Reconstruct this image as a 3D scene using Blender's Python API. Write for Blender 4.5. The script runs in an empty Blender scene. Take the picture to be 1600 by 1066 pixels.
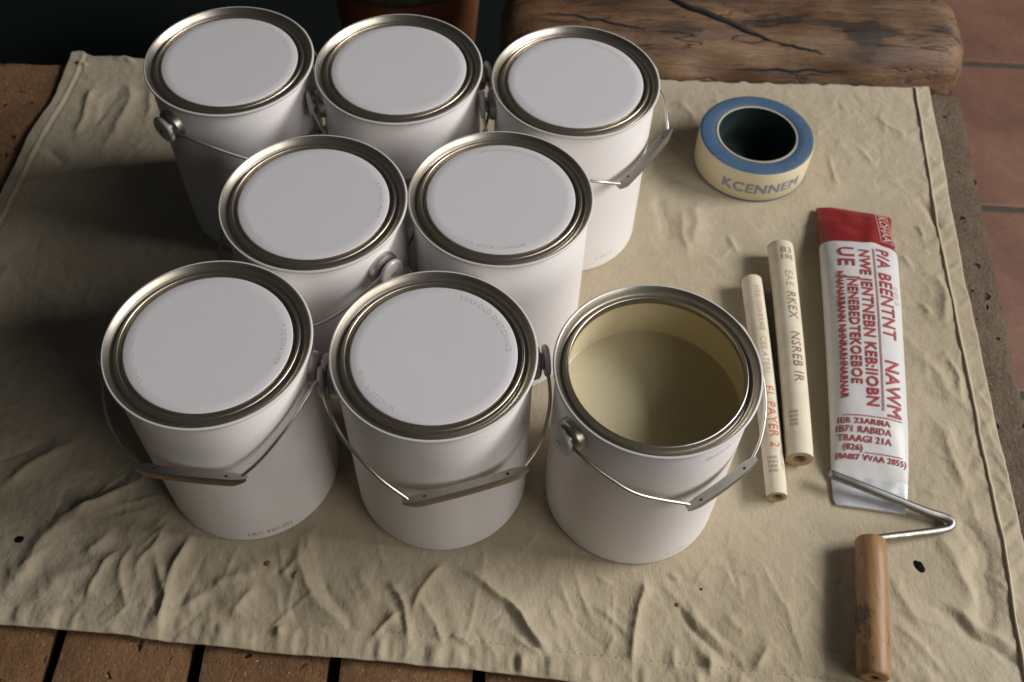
import bpy, bmesh, math, random
import numpy as np
from mathutils import Vector, Matrix, noise

scene = bpy.context.scene
COL = scene.collection
random.seed(4)
R = math.radians

# ------------------------------------------------------------------ camera
CAM_H, PITCH, ROLL = 0.8921, R(54.443), R(1.955)
cam = bpy.data.cameras.new('camera')
cam.sensor_width = 36.0
cam.lens = 36.0 * 1590.0 / 1600.0
cam.clip_start, cam.clip_end = 0.02, 60.0
cam.dof.use_dof = True
cam.dof.focus_distance = 0.80
cam.dof.aperture_fstop = 9.0
camo = bpy.data.objects.new('camera', cam)
COL.objects.link(camo)
fwd = Vector((0, math.cos(PITCH), -math.sin(PITCH)))
r0, u0 = Vector((1, 0, 0)), Vector((0, math.sin(PITCH), math.cos(PITCH)))
rt = r0 * math.cos(ROLL) + u0 * math.sin(ROLL)
up = -r0 * math.sin(ROLL) + u0 * math.cos(ROLL)
M = Matrix((rt, up, -fwd)).transposed().to_4x4()
M.translation = (0, 0, CAM_H)
camo.matrix_world = M
scene.camera = camo

# ------------------------------------------------------------------ light
w = bpy.data.worlds.new('World')
scene.world = w
w.use_nodes = True
bg = w.node_tree.nodes['Background']
bg.inputs[0].default_value = (0.80, 0.93, 1.0, 1)
bg.inputs[1].default_value = 0.021

LA, LE, LD = R(3), R(32), 4.0          # the window stands to the right
target = Vector((0.05, 0.65, 0.10))
ldir = Vector((math.cos(LE) * math.cos(LA), math.cos(LE) * math.sin(LA), math.sin(LE)))
L = bpy.data.lights.new('window_light', 'AREA')
L.shape = 'RECTANGLE'
L.size, L.size_y = 1.7, 1.0
L.energy = 158
L.color = (1.0, 0.98, 0.96)
lo = bpy.data.objects.new('window_light', L)
COL.objects.link(lo)
lo.location = target + ldir * LD
lo.rotation_euler = (-ldir).to_track_quat('-Z', 'Y').to_euler()

# added fill lamp on the camera's side, lifts the fronts of the cans
FA, FE = R(-38), R(30)
fdir = Vector((math.cos(FE) * math.cos(FA), math.cos(FE) * math.sin(FA), math.sin(FE)))
L2 = bpy.data.lights.new('front_fill_light', 'AREA')
L2.shape = 'RECTANGLE'
L2.size, L2.size_y = 2.0, 1.6
L2.energy = 52
L2.color = (1.0, 0.965, 0.92)
lo2 = bpy.data.objects.new('front_fill_light', L2)
COL.objects.link(lo2)
lo2.location = target + fdir * 4.0
lo2.rotation_euler = (-fdir).to_track_quat('-Z', 'Y').to_euler()

vs = scene.view_settings
vs.view_transform = 'Standard'
vs.look = 'None'
vs.exposure = 0.0
vs.gamma = 1.0
vs.use_curve_mapping = False

# ------------------------------------------------------------------ projection helper (photo pixel -> point at height z)
FPX = 1590.0
def ray(px, py):
    X, Y = px - 800.0, py - 533.0
    d = rt * (X / FPX) - up * (Y / FPX) + fwd
    return d
def at(px, py, z=0.0):
    d = ray(px, py)
    k = (z - CAM_H) / d.z
    return Vector((d.x * k, d.y * k, z))

# ------------------------------------------------------------------ material helpers
def mat(name, color, rough=0.5, metal=0.0, spec=0.5):
    m = bpy.data.materials.new(name)
    m.use_nodes = True
    nt = m.node_tree
    b = nt.nodes['Principled BSDF']
    b.inputs['Base Color'].default_value = (*color, 1)
    b.inputs['Roughness'].default_value = rough
    b.inputs['Metallic'].default_value = metal
    b.inputs['Specular IOR Level'].default_value = spec
    return m, nt, b
def N(nt, t, **kw):
    n = nt.nodes.new(t)
    for k, v in kw.items():
        if hasattr(n, k) and not k.startswith('i_'):
            setattr(n, k, v)
    return n
def coords(nt, scale=(1, 1, 1), kind='Object', rot=(0, 0, 0)):
    tc = nt.nodes.new('ShaderNodeTexCoord')
    mp = nt.nodes.new('ShaderNodeMapping')
    mp.inputs['Scale'].default_value = scale
    mp.inputs['Rotation'].default_value = rot
    nt.links.new(tc.outputs[kind], mp.inputs[0])
    return mp.outputs[0]
def tnoise(nt, vec, scale, detail=4, rough=0.6):
    n = nt.nodes.new('ShaderNodeTexNoise')
    n.inputs['Scale'].default_value = scale
    n.inputs['Detail'].default_value = detail
    n.inputs['Roughness'].default_value = rough
    nt.links.new(vec, n.inputs['Vector'])
    return n.outputs['Fac']
def ramp(nt, fac, stops):
    r = nt.nodes.new('ShaderNodeValToRGB')
    e = r.color_ramp.elements
    while len(e) > 1:
        e.remove(e[-1])
    e[0].position = stops[0][0]
    e[0].color = (*stops[0][1], 1) if len(stops[0][1]) == 3 else stops[0][1]
    for p, c in stops[1:]:
        q = e.new(p)
        q.color = (*c, 1)
    nt.links.new(fac, r.inputs[0])
    return r.outputs[0]
def mix(nt, fac, a, b, mode='MIX'):
    m = nt.nodes.new('ShaderNodeMix')
    m.data_type = 'RGBA'
    m.blend_type = mode
    for sock, v in ((m.inputs[0], fac), (m.inputs[6], a), (m.inputs[7], b)):
        if hasattr(v, 'links'):
            nt.links.new(v, sock)
        elif isinstance(v, (int, float)):
            sock.default_value = v
        else:
            sock.default_value = (*v, 1)
    return m.outputs[2]
def math_(nt, op, a, b=0.0):
    m = nt.nodes.new('ShaderNodeMath')
    m.operation = op
    for s, v in ((m.inputs[0], a), (m.inputs[1], b)):
        if hasattr(v, 'links'):
            nt.links.new(v, s)
        else:
            s.default_value = v
    return m.outputs[0]
def bump(nt, b, height, strength=0.3, dist=0.001, chain=None):
    n = nt.nodes.new('ShaderNodeBump')
    n.inputs['Strength'].default_value = strength
    n.inputs['Distance'].default_value = dist
    nt.links.new(height, n.inputs['Height'])
    if chain is not None:
        nt.links.new(chain, n.inputs['Normal'])
    nt.links.new(n.outputs[0], b.inputs['Normal'])
    return n.outputs[0]
def g3(v):
    return (v, v, v)

# --- white can paint
def make_white(name, col, rough):
    m, nt, b = mat(name, col, rough)
    v = coords(nt)
    n1 = tnoise(nt, v, 9, 3)
    n2 = tnoise(nt, v, 160, 4)
    c = mix(nt, 0.10, col, ramp(nt, n1, [(0.3, g3(0.45)), (0.7, g3(0.9))]), 'MULTIPLY')
    # scuffs
    sc = tnoise(nt, coords(nt, (1, 1, 0.35)), 45, 6, 0.75)
    sf = ramp(nt, sc, [(0.66, g3(0)), (0.74, g3(0.22))])
    c = mix(nt, sf, c, (0.42, 0.38, 0.33))
    nt.links.new(c, b.inputs['Base Color'])
    nt.links.new(ramp(nt, n2, [(0.3, g3(rough - 0.08)), (0.7, g3(rough + 0.10))]), b.inputs['Roughness'])
    bump(nt, b, n2, 0.12, 0.0004)
    return m
M_WHITE = make_white('white_can_paint', (0.84, 0.805, 0.79), 0.42)
M_LID = make_white('white_lid_paint', (0.68, 0.66, 0.68), 0.5)

# --- tinplate
m, nt, b = mat('tinplate', (0.56, 0.50, 0.41), 0.30, 1.0)
v = coords(nt)
n1 = tnoise(nt, v, 40, 5, 0.6)
n2 = tnoise(nt, v, 200, 3)
c = ramp(nt, n1, [(0.30, (0.50, 0.44, 0.35)), (0.55, (0.58, 0.53, 0.45)), (0.8, (0.64, 0.60, 0.53))])
nt.links.new(c, b.inputs['Base Color'])
nt.links.new(ramp(nt, n1, [(0.3, g3(0.40)), (0.7, g3(0.33))]), b.inputs['Roughness'])
bump(nt, b, n2, 0.05, 0.0002)
M_TIN = m
# --- galvanised wire / grips
m, nt, b = mat('galvanised_metal', (0.52, 0.50, 0.45), 0.36, 1.0)
v = coords(nt)
n1 = tnoise(nt, v, 120, 5, 0.7)
nt.links.new(ramp(nt, n1, [(0.3, (0.46, 0.43, 0.37)), (0.7, (0.57, 0.55, 0.50))]), b.inputs['Base Color'])
nt.links.new(ramp(nt, n1, [(0.3, g3(0.42)), (0.7, g3(0.34))]), b.inputs['Roughness'])
M_GALV = m
M_HOLE = mat('dark_recess', (0.012, 0.012, 0.011), 0.8)[0]
M_EMB = mat('worn_embossing', (0.53, 0.51, 0.52), 0.5)[0]
M_REDPRINT = mat('faded_red_print', (0.42, 0.17, 0.11), 0.7)[0]
M_PINKPRINT = mat('faint_pink_print', (0.62, 0.50, 0.52), 0.7)[0]
M_GREYPRINT = mat('faint_grey_print', (0.50, 0.48, 0.47), 0.7)[0]

# ------------------------------------------------------------------ mesh helpers
def mesh_obj(name, verts, faces, material, parent=None, smooth=True):
    me = bpy.data.meshes.new(name)
    me.from_pydata([tuple(v) for v in verts], [], faces)
    me.update()
    if smooth:
        me.polygons.foreach_set('use_smooth', [True] * len(me.polygons))
    if material:
        me.materials.append(material)
    o = bpy.data.objects.new(name, me)
    COL.objects.link(o)
    if parent:
        o.parent = parent
    return o
def sharp(o, ang=35):
    me = o.data
    bm = bmesh.new()
    bm.from_mesh(me)
    for e in bm.edges:
        if len(e.link_faces) == 2 and e.calc_face_angle(0) > R(ang):
            e.smooth = False
    bm.to_mesh(me)
    bm.free()
    return o
def lathe(name, prof, material, parent=None, seg=96, cap_start=False, cap_end=False, loc=(0, 0, 0)):
    vs_, fs = [], []
    for (r, z) in prof:
        for k in range(seg):
            a = 2 * math.pi * k / seg
            vs_.append((r * math.cos(a) + loc[0], r * math.sin(a) + loc[1], z + loc[2]))
    n = len(prof)
    for i in range(n - 1):
        for k in range(seg):
            k2 = (k + 1) % seg
            fs.append((i * seg + k, i * seg + k2, (i + 1) * seg + k2, (i + 1) * seg + k))
    if cap_start:
        fs.append(tuple(reversed(range(seg))))
    if cap_end:
        fs.append(tuple((n - 1) * seg + k for k in range(seg)))
    return sharp(mesh_obj(name, vs_, fs, material, parent), 50)
def arc(cx, cz, r, a0, a1, n):
    return [(cx + r * math.cos(R(a0 + (a1 - a0) * i / n)), cz + r * math.sin(R(a0 + (a1 - a0) * i / n))) for i in range(n + 1)]
def catmull(pts, n=10):
    P = [Vector(p) for p in pts]
    P = [P[0] * 2 - P[1]] + P + [P[-1] * 2 - P[-2]]
    out = []
    for i in range(1, len(P) - 2):
        for k in range(n):
            t = k / n
            a, b_, c_, d = P[i - 1], P[i], P[i + 1], P[i + 2]
            out.append(0.5 * ((2 * b_) + (c_ - a) * t + (2 * a - 5 * b_ + 4 * c_ - d) * t * t + (3 * b_ - a - 3 * c_ + d) * t ** 3))
    out.append(P[-2])
    return out
def tube_geo(path, rad, seg=10):
    path = [Vector(p) for p in path]
    vs_, fs = [], []
    T = [(path[min(i + 1, len(path) - 1)] - path[max(i - 1, 0)]).normalized() for i in range(len(path))]
    nrm = T[0].orthogonal().normalized()
    for i, p in enumerate(path):
        nrm = (nrm - T[i] * nrm.dot(T[i])).normalized()
        bn = T[i].cross(nrm)
        rr = rad[i] if isinstance(rad, (list, tuple)) else rad
        for k in range(seg):
            a = 2 * math.pi * k / seg
            vs_.append(p + (nrm * math.cos(a) + bn * math.sin(a)) * rr)
    for i in range(len(path) - 1):
        for k in range(seg):
            k2 = (k + 1) % seg
            fs.append((i * seg + k, i * seg + k2, (i + 1) * seg + k2, (i + 1) * seg + k))
    fs.append(tuple(reversed(range(seg))))
    fs.append(tuple((len(path) - 1) * seg + k for k in range(seg)))
    return vs_, fs
def tube(name, path, rad, material, parent=None, seg=10):
    v_, f_ = tube_geo(path, rad, seg)
    return sharp(mesh_obj(name, v_, f_, material, parent), 60)
def box(name, x0, x1, y0, y1, z0, z1, material, parent=None, bev=0.0):
    bm = bmesh.new()
    bmesh.ops.create_cube(bm, size=1)
    for v_ in bm.verts:
        v_.co = Vector(((x0 + x1) / 2 + v_.co.x * (x1 - x0), (y0 + y1) / 2 + v_.co.y * (y1 - y0), (z0 + z1) / 2 + v_.co.z * (z1 - z0)))
    if bev:
        bmesh.ops.bevel(bm, geom=bm.edges[:], offset=bev, segments=2, affect='EDGES', profile=0.6)
    me = bpy.data.meshes.new(name)
    bm.to_mesh(me)
    bm.free()
    me.materials.append(material)
    o = bpy.data.objects.new(name, me)
    COL.objects.link(o)
    if parent:
        o.parent = parent
    return o
def empty(name, loc, label=None, cat=None, group=None):
    o = bpy.data.objects.new(name, None)
    o.empty_display_size = 0.02
    o.location = loc
    COL.objects.link(o)
    tag(o, label, cat, group)
    return o
def tag(o, label=None, cat=None, group=None, kind=None):
    if label: o['label'] = label
    if cat: o['category'] = cat
    if group: o['group'] = group
    if kind: o['kind'] = kind
    return o

def text_geo(s, size, spacing=1.0, extrude=0.0, bold=0.0, res=3, maxedge=None):
    """flat lettering: verts (x right, y up), centred, and faces"""
    cu = bpy.data.curves.new('lettering', 'FONT')
    cu.body = s
    cu.size = size
    cu.space_character = spacing
    cu.align_x = 'CENTER'
    cu.align_y = 'CENTER'
    cu.resolution_u = res
    cu.offset = bold
    cu.extrude = extrude
    o = bpy.data.objects.new('lettering', cu)
    COL.objects.link(o)
    dg = bpy.context.evaluated_depsgraph_get()
    me = bpy.data.meshes.new_from_object(o.evaluated_get(dg))
    bpy.data.objects.remove(o)
    bpy.data.curves.remove(cu)
    bm = bmesh.new()
    bm.from_mesh(me)
    bpy.data.meshes.remove(me)
    bmesh.ops.triangulate(bm, faces=bm.faces[:])
    if maxedge:
        for _ in range(5):
            le = [e for e in bm.edges if e.calc_length() > maxedge]
            if not le:
                break
            bmesh.ops.subdivide_edges(bm, edges=le, cuts=1)
            bmesh.ops.triangulate(bm, faces=bm.faces[:])
    bm.verts.index_update()
    v_ = [tuple(x.co) for x in bm.verts]
    f_ = [tuple(y.index for y in x.verts) for x in bm.faces]
    bm.free()
    return v_, f_
def text_obj(name, s, size, fn, material, parent, thick=0.0, **kw):
    v_, f_ = text_geo(s, size, **kw)
    if thick:
        n_, v0, f0 = len(v_), list(v_), list(f_)
        v_, f_ = [], []
        for q, (dx, dy) in enumerate(((-1, -1), (1, -1), (1, 1), (-1, 1))):
            v_ += [(x + dx * thick, y + dy * thick, z + q * 0.00003) for x, y, z in v0]
            f_ += [tuple(k + q * n_ for k in t) for t in f0]
    return mesh_obj(name, [fn(*q) for q in v_], f_, material, parent, smooth=False)

# ------------------------------------------------------------------ structure: floor
FZ = -0.50
m, nt, b = mat('terracotta_floor_tile', (0.24, 0.115, 0.075), 0.55)
v = coords(nt)
n1 = tnoise(nt, v, 5, 6, 0.65)
n2 = tnoise(nt, v, 90, 5, 0.7)
c = ramp(nt, n1, [(0.25, (0.115, 0.056, 0.040)), (0.5, (0.20, 0.098, 0.067)), (0.8, (0.28, 0.15, 0.105))])
c = mix(nt, 0.35, c, ramp(nt, n2, [(0.3, g3(0.35)), (0.7, g3(1.0))]), 'MULTIPLY')
nt.links.new(c, b.inputs['Base Color'])
bump(nt, b, n2, 0.3, 0.002)
M_TILE = m
m, nt, b = mat('dark_grout', (0.05, 0.048, 0.042), 0.9)
bump(nt, b, tnoise(nt, coords(nt), 200, 4), 0.5, 0.002)
M_GROUT = m
floor = mesh_obj('floor', [(-6, -3, FZ - 0.006), (6, -3, FZ - 0.006), (6, 7, FZ - 0.006), (-6, 7, FZ - 0.006)], [(0, 1, 2, 3)], M_GROUT, smooth=False)
tag(floor, 'terracotta tiled floor seen beyond the table', None, None, 'structure')
# tile bed: joints fall where the photograph shows them on the right
TS, TG = 0.42, 0.014
tile_me = None
g0 = at(1570, 100, FZ)
tx0, ty0 = 1.135, g0.y
rt_ = random.Random(2)
for i in range(-7, 3):
    for j in range(-4, 4):
        cx, cy = tx0 + (i + 0.5) * TS, ty0 + (j + 0.5) * TS
        if tile_me is None:
            o = box('floor_tile', -TS / 2 + TG / 2, TS / 2 - TG / 2, -TS / 2 + TG / 2, TS / 2 - TG / 2, -0.02, 0, M_TILE, floor, 0.004)
            tile_me = o.data
        else:
            o = bpy.data.objects.new('floor_tile', tile_me)
            COL.objects.link(o)
            o.parent = floor
        o.location = (cx, cy, FZ + rt_.uniform(-0.0015, 0.0015))
        o.rotation_euler = (0, 0, rt_.choice((0, 1, 2, 3)) * math.pi / 2 + R(-1.5))

# dark sheet added on the tiles; its black stands in for shade
m, nt, b = mat('dark_shade_sheet', (0.010, 0.014, 0.013), 0.95, 0, 0.1)
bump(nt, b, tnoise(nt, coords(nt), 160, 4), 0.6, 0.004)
fm_ = box('floor_shade_sheet', -2.6, 0.30, 1.02, 3.2, FZ + 0.0022, FZ + 0.010, m, None, 0.003)
tag(fm_, 'near black sheet added on the floor as painted shade behind the table and clay pot', 'shade sheet')

# ------------------------------------------------------------------ table of rough planks
def plank_material(name, dark, mid, light, glint_amt):
    m, nt, b = mat(name, mid, 0.55)
    v = coords(nt)
    st = coords(nt, (1, 0.5, 1))
    n0 = tnoise(nt, v, 6, 6, 0.7)
    n1 = tnoise(nt, st, 90, 6, 0.7)
    n2 = tnoise(nt, v, 260, 5, 0.75)
    c = ramp(nt, n0, [(0.28, dark), (0.5, mid), (0.75, light)])
    c = mix(nt, 0.45, c, ramp(nt, n1, [(0.3, g3(0.3)), (0.65, g3(1.0))]), 'MULTIPLY')
    c = mix(nt, 0.35, c, ramp(nt, n2, [(0.35, g3(0.35)), (0.65, g3(1.0))]), 'MULTIPLY')
    vo = N(nt, 'ShaderNodeTexVoronoi')
    vo.inputs['Scale'].default_value = 62
    wob = N(nt, 'ShaderNodeVectorMath', operation='ADD')
    ns = N(nt, 'ShaderNodeTexNoise')
    ns.inputs['Scale'].default_value = 120
    nt.links.new(v, ns.inputs['Vector'])
    sc = N(nt, 'ShaderNodeVectorMath', operation='SCALE')
    sc.inputs[3].default_value = 0.012
    nt.links.new(ns.outputs['Color'], sc.inputs[0])
    nt.links.new(v, wob.inputs[0])
    nt.links.new(sc.outputs[0], wob.inputs[1])
    nt.links.new(wob.outputs[0], vo.inputs['Vector'])
    # only some cells are pits
    pit = ramp(nt, vo.outputs['Distance'], [(0.10, g3(0)), (0.26, g3(1))])
    sel = N(nt, 'ShaderNodeSeparateColor')
    nt.links.new(vo.outputs['Color'], sel.inputs[0])
    keep = ramp(nt, sel.outputs[0], [(0.34, g3(0)), (0.40, g3(1))])
    pit = mix(nt, keep, pit, (1, 1, 1))
    c = mix(nt, pit, (0.022, 0.018, 0.016), c)
    # glints of the gritty surface, painted in as pale flecks
    fl = tnoise(nt, v, 230, 4, 0.7)
    fm = ramp(nt, fl, [(0.63, g3(0)), (0.68, g3(glint_amt))])
    c = mix(nt, fm, c, (0.50, 0.44, 0.36))
    nt.links.new(c, b.inputs['Base Color'])
    nt.links.new(ramp(nt, n2, [(0.3, g3(0.28)), (0.7, g3(0.6))]), b.inputs['Roughness'])
    hsum = math_(nt, 'ADD', math_(nt, 'MULTIPLY', n2, 1.0), math_(nt, 'MULTIPLY', n1, 0.6))
    hsum = math_(nt, 'ADD', hsum, math_(nt, 'MULTIPLY', pit, 1.2))
    bump(nt, b, hsum, 1.0, 0.006)
    return m
M_PLANK = plank_material('weathered_plank', (0.18, 0.080, 0.032), (0.36, 0.180, 0.074), (0.46, 0.26, 0.125), 1.0)
M_PLANK_EDGE = plank_material('grey_brown_plank', (0.14, 0.085, 0.048), (0.235, 0.165, 0.105), (0.31, 0.235, 0.16), 0.4)
TZ = -0.0045
table = empty('plank_table', (-0.06, 0.6, FZ), 'rough brown plank table under the canvas drop cloth', 'table')
ti = Vector(table.location)
def rel(o, root):
    o.parent = root
    o.location = Vector(o.location) - root.location
    return o
edges = [-0.71, -0.5215, -0.3965, -0.2700, -0.1470, -0.0195, 0.1070, 0.2330, 0.3590, 0.4850]
gap = 0.0060
yb, yf = 1.068, 0.10
prng = random.Random(9)
def plank(x0b, x1b, x0f, x1f, material):
    bm = bmesh.new()
    ny, nx = 70, 12
    grid = {}
    for j in range(ny + 1):
        t = j / ny
        y = yf + (yb - yf) * t
        for i in range(nx + 1):
            s = i / nx
            xa, xb = x0f + (x0b - x0f) * t, x1f + (x1b - x1f) * t
            # worn, wavering long edges
            wl = 0.0016 * noise.noise((xa * 40, y * 16, 1.7)) + 0.0008 * noise.noise((xa * 40, y * 60, 5.7))
            wr = 0.0016 * noise.noise((xb * 40 + 9, y * 16, 3.1)) + 0.0008 * noise.noise((xb * 40, y * 60, 8.7))
            x = xa + wl + (xb + wr - xa - wl) * s
            yy = y
            if j in (0, ny):
                yy += 0.003 * noise.noise((x * 30, j, 2.2)) + 0.0015 * noise.noise((x * 110, j, 2.2))
            z = TZ - 0.0012 + 0.0012 * noise.noise((x * 22, y * 7, 4.0)) + 0.0006 * noise.noise((x * 90, y * 40, 9.0))
            ed = min(s, 1 - s) * (xb - xa)
            z -= 0.0025 * max(0, 1 - ed / 0.004) ** 2
            if j in (0, ny):
                z -= 0.002
            grid[i, j] = bm.verts.new((x - ti.x, yy - ti.y, z - ti.z))
    for j in range(ny):
        for i in range(nx):
            bm.faces.new((grid[i, j], grid[i + 1, j], grid[i + 1, j + 1], grid[i, j + 1]))
    ge = [e for e in bm.edges if e.is_boundary]
    ret = bmesh.ops.extrude_edge_only(bm, edges=ge)
    nv = [q for q in ret['geom'] if isinstance(q, bmesh.types.BMVert)]
    for q in nv:
        q.co.z = TZ - 0.030 - ti.z
    bmesh.ops.holes_fill(bm, edges=[e for e in bm.edges if e.is_boundary])
    bmesh.ops.recalc_face_normals(bm, faces=bm.faces[:])
    me = bpy.data.meshes.new('plank')
    bm.to_mesh(me)
    bm.free()
    me.polygons.foreach_set('use_smooth', [True] * len(me.polygons))
    me.materials.append(material)
    o = bpy.data.objects.new('plank', me)
    COL.objects.link(o)
    o.parent = table
    return sharp(o, 40)
for k in range(len(edges) - 1):
    e0, e1 = edges[k], edges[k + 1]
    plank(e0 + (gap if k else 0), e1 - gap, e0 + (gap if k else 0), e1 - gap, M_PLANK)
plank(edges[-1] + gap, 0.583, edges[-1] + gap, 0.492 + 0.004, M_PLANK_EDGE)
M_UNDER = mat('dark_table_frame', (0.05, 0.035, 0.025), 0.7)[0]
rel(box('gap_shade_panel', -0.69, 0.47, 0.12, 1.05, TZ - 0.095, TZ - 0.078, mat('black_gap_shade', (0.006, 0.008, 0.008), 0.9)[0], None, 0.002), table)  # added black panel, stands in for the shade below the plank gaps
for (yy0, yy1) in ((0.16, 0.22), (0.55, 0.61), (0.97, 1.03)):
    rel(box('cross_rail', -0.68, 0.48, yy0, yy1, TZ - 0.075, TZ - 0.0305, M_UNDER, None, 0.003), table)
for lx in (-0.66, 0.43):
    for ly in (0.18, 0.99):
        rel(box('leg', lx - 0.03, lx + 0.03, ly - 0.03, ly + 0.03, FZ, TZ - 0.0955, M_UNDER, None, 0.004), table)

# ------------------------------------------------------------------ rustic bench behind the table
m, nt, b = mat('weathered_log', (0.20, 0.12, 0.07), 0.5)
v = coords(nt)
wv = tnoise(nt, coords(nt, (1.3, 7, 7)), 3.2, 9, 0.62)
fine = tnoise(nt, coords(nt, (9, 110, 110)), 3.0, 6, 0.7)
spk = tnoise(nt, v, 150, 6, 0.8)
n0 = tnoise(nt, v, 4.0, 4, 0.55)
c = ramp(nt, wv, [(0.36, (0.052, 0.022, 0.010)), (0.47, (0.135, 0.062, 0.027)), (0.58, (0.225, 0.122, 0.058)), (0.72, (0.32, 0.205, 0.115))])
c = mix(nt, ramp(nt, n0, [(0.50, g3(0)), (0.68, g3(0.45))]), c, (0.28, 0.205, 0.135))
c = mix(nt, 0.45, c, ramp(nt, fine, [(0.36, g3(0.25)), (0.58, g3(1))]), 'MULTIPLY')
c = mix(nt, 0.25, c, ramp(nt, spk, [(0.32, g3(0.3)), (0.6, g3(1))]), 'MULTIPLY')
stain = tnoise(nt, coords(nt, (2.2, 6, 6)), 3.4, 6, 0.6)
c = mix(nt, ramp(nt, stain, [(0.575, g3(0)), (0.63, g3(0.9))]), c, (0.030, 0.020, 0.014))
crk = tnoise(nt, coords(nt, (0.9, 13, 13)), 3.0, 4, 0.5)
ck_ = ramp(nt, math_(nt, 'ABSOLUTE', math_(nt, 'SUBTRACT', crk, 0.5)), [(0.0, g3(0.3)), (0.009, g3(1))])
c = mix(nt, ck_, (0.022, 0.014, 0.010), c)
nt.links.new(c, b.inputs['Base Color'])
hh_ = math_(nt, 'ADD', math_(nt, 'ADD', wv, math_(nt, 'MULTIPLY', fine, 0.30)), math_(nt, 'MULTIPLY', spk, 0.15))
bump(nt, b, math_(nt, 'ADD', hh_, math_(nt, 'MULTIPLY', ck_, 0.5)), 0.8, 0.006)
M_LOG = m
bench = empty('log_bench', (0.28, 1.25, FZ), 'weathered rounded log bench behind the table', 'bench')
def beam(name, x0, x1, yc, zc, ry, rz, power=2.6, amp=0.006, endr=0.05, seed=0.0):
    nseg, nl = 48, 80
    vs_, fs = [], []
    for i in range(nl + 1):
        t = i / nl
        x = x0 + (x1 - x0) * t
        de = min(x - x0, x1 - x)
        k = 1.0
        if de < endr:
            q = 1 - de / endr
            k = (1 - q ** 2.6) ** (1 / 2.6) if q < 1 else 0.0
            k = 0.40 + 0.60 * k
        for s in range(nseg):
            a = 2 * math.pi * s / nseg
            ca, sa = math.cos(a), math.sin(a)
            px_ = math.copysign(abs(ca) ** (2 / power), ca) * ry * k
            pz_ = math.copysign(abs(sa) ** (2 / power), sa) * rz * k
            d = 1 + (amp / ry) * (noise.noise((x * 5 + seed, ca * 1.2, sa * 1.2)) * 2.0 + noise.noise((x * 14 + seed, ca * 3, sa * 3)))
            vs_.append((x - bench.location.x, yc + px_ * d - bench.location.y, zc + pz_ * d - bench.location.z))
    for i in range(nl):
        for s in range(nseg):
            s2 = (s + 1) % nseg
            fs.append((i * nseg + s, i * nseg + s2, (i + 1) * nseg + s2, (i + 1) * nseg + s))
    fs.append(tuple(range(nseg)))
    fs.append(tuple(reversed([nl * nseg + s for s in range(nseg)])))
    return mesh_obj(name, vs_, fs, M_LOG, bench)
fb = beam('front_log', -0.03, 0.594, 1.165, -0.02, 0.090, 0.072, 2.8, 0.006, 0.062)
beam('rear_log', 0.0, 0.612, 1.345, -0.025, 0.085, 0.070, 2.8, 0.006, 0.05, 4.2)
# long drying crack along the front log's crown
from mathutils.bvhtree import BVHTree
bvh = BVHTree.FromPolygons([v_.co + bench.location for v_ in fb.data.vertices], [tuple(p.vertices) for p in fb.data.polygons])
def crack(px0, py0, px1, py1, wmax):
    pts, n = [], 36
    for i in range(n):
        t = i / (n - 1)
        d = ray(px0 + (px1 - px0) * t, py0 + (py1 - py0) * t + 3.5 * noise.noise((t * 7, px0, 2)))
        hit = bvh.ray_cast(Vector((0, 0, CAM_H)), d.normalized())[0]
        if hit is not None:
            pts.append(hit - bench.location)
    if len(pts) > 4:
        k = len(pts)
        tube('crack', pts, [wmax * math.sin(math.pi * min(1, 0.06 + 0.94 * i / (k - 1))) ** 0.7 + 0.0004 for i in range(k)], M_HOLE, fb, 8)
crack(1000, -20, 1212, 66, 0.0042)
crack(1210, 66, 1290, 84, 0.0014)
crack(870, 20, 1010, 46, 0.0016)
crack(1150, 108, 1330, 112, 0.0012)
for lx in (0.06, 0.50):
    for ly in (1.165, 1.345):
        rel(box('leg', lx - 0.04, lx + 0.04, ly - 0.04, ly + 0.04, FZ, -0.072, M_UNDER, None, 0.008), bench)

# ------------------------------------------------------------------ terracotta pot behind the table
m, nt, b = mat('terracotta_pot_clay', (0.30, 0.115, 0.045), 0.6)
v = coords(nt)
n1 = tnoise(nt, v, 12, 5, 0.65)
nt.links.new(ramp(nt, n1, [(0.3, (0.26, 0.085, 0.03)), (0.6, (0.37, 0.14, 0.055)), (0.8, (0.42, 0.19, 0.09))]), b.inputs['Base Color'])
bump(nt, b, n1, 0.4, 0.002)
M_CLAY = m
m, nt, b = mat('dark_green_rim', (0.06, 0.075, 0.035), 0.6)  # mottled dark green of the pot rim
n1 = tnoise(nt, coords(nt), 40, 5, 0.7)
nt.links.new(ramp(nt, n1, [(0.3, (0.028, 0.045, 0.026)), (0.7, (0.10, 0.10, 0.05))]), b.inputs['Base Color'])
bump(nt, b, n1, 0.5, 0.003)
M_GREENRIM = m
M_SOIL = mat('dark_soil', (0.02, 0.015, 0.011), 0.95)[0]
pc = Vector((-0.200, 1.50, FZ + 0.0102))
pot = empty('clay_pot', pc, 'orange terracotta pot with dark green rim behind the back row of cans', 'pot')
PT = 0.414
lathe('body', [(0.085, 0), (0.095, 0.002), (0.104, 0.10), (0.120, 0.26), (0.131, PT - 0.030), (0.138, PT - 0.028)], M_CLAY, pot, 64, cap_start=True)
lathe('rim', [(0.138, PT - 0.031), (0.150, PT - 0.032), (0.154, PT - 0.028), (0.156, PT + 0.03), (0.153, PT + 0.036), (0.142, PT + 0.036), (0.138, PT + 0.03), (0.136, PT + 0.0)], M_GREENRIM, pot, 64)
lathe('soil', [(0.1365, PT + 0.002), (0.08, PT + 0.008), (0.001, PT + 0.011)], M_SOIL, pot, 48)

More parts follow.
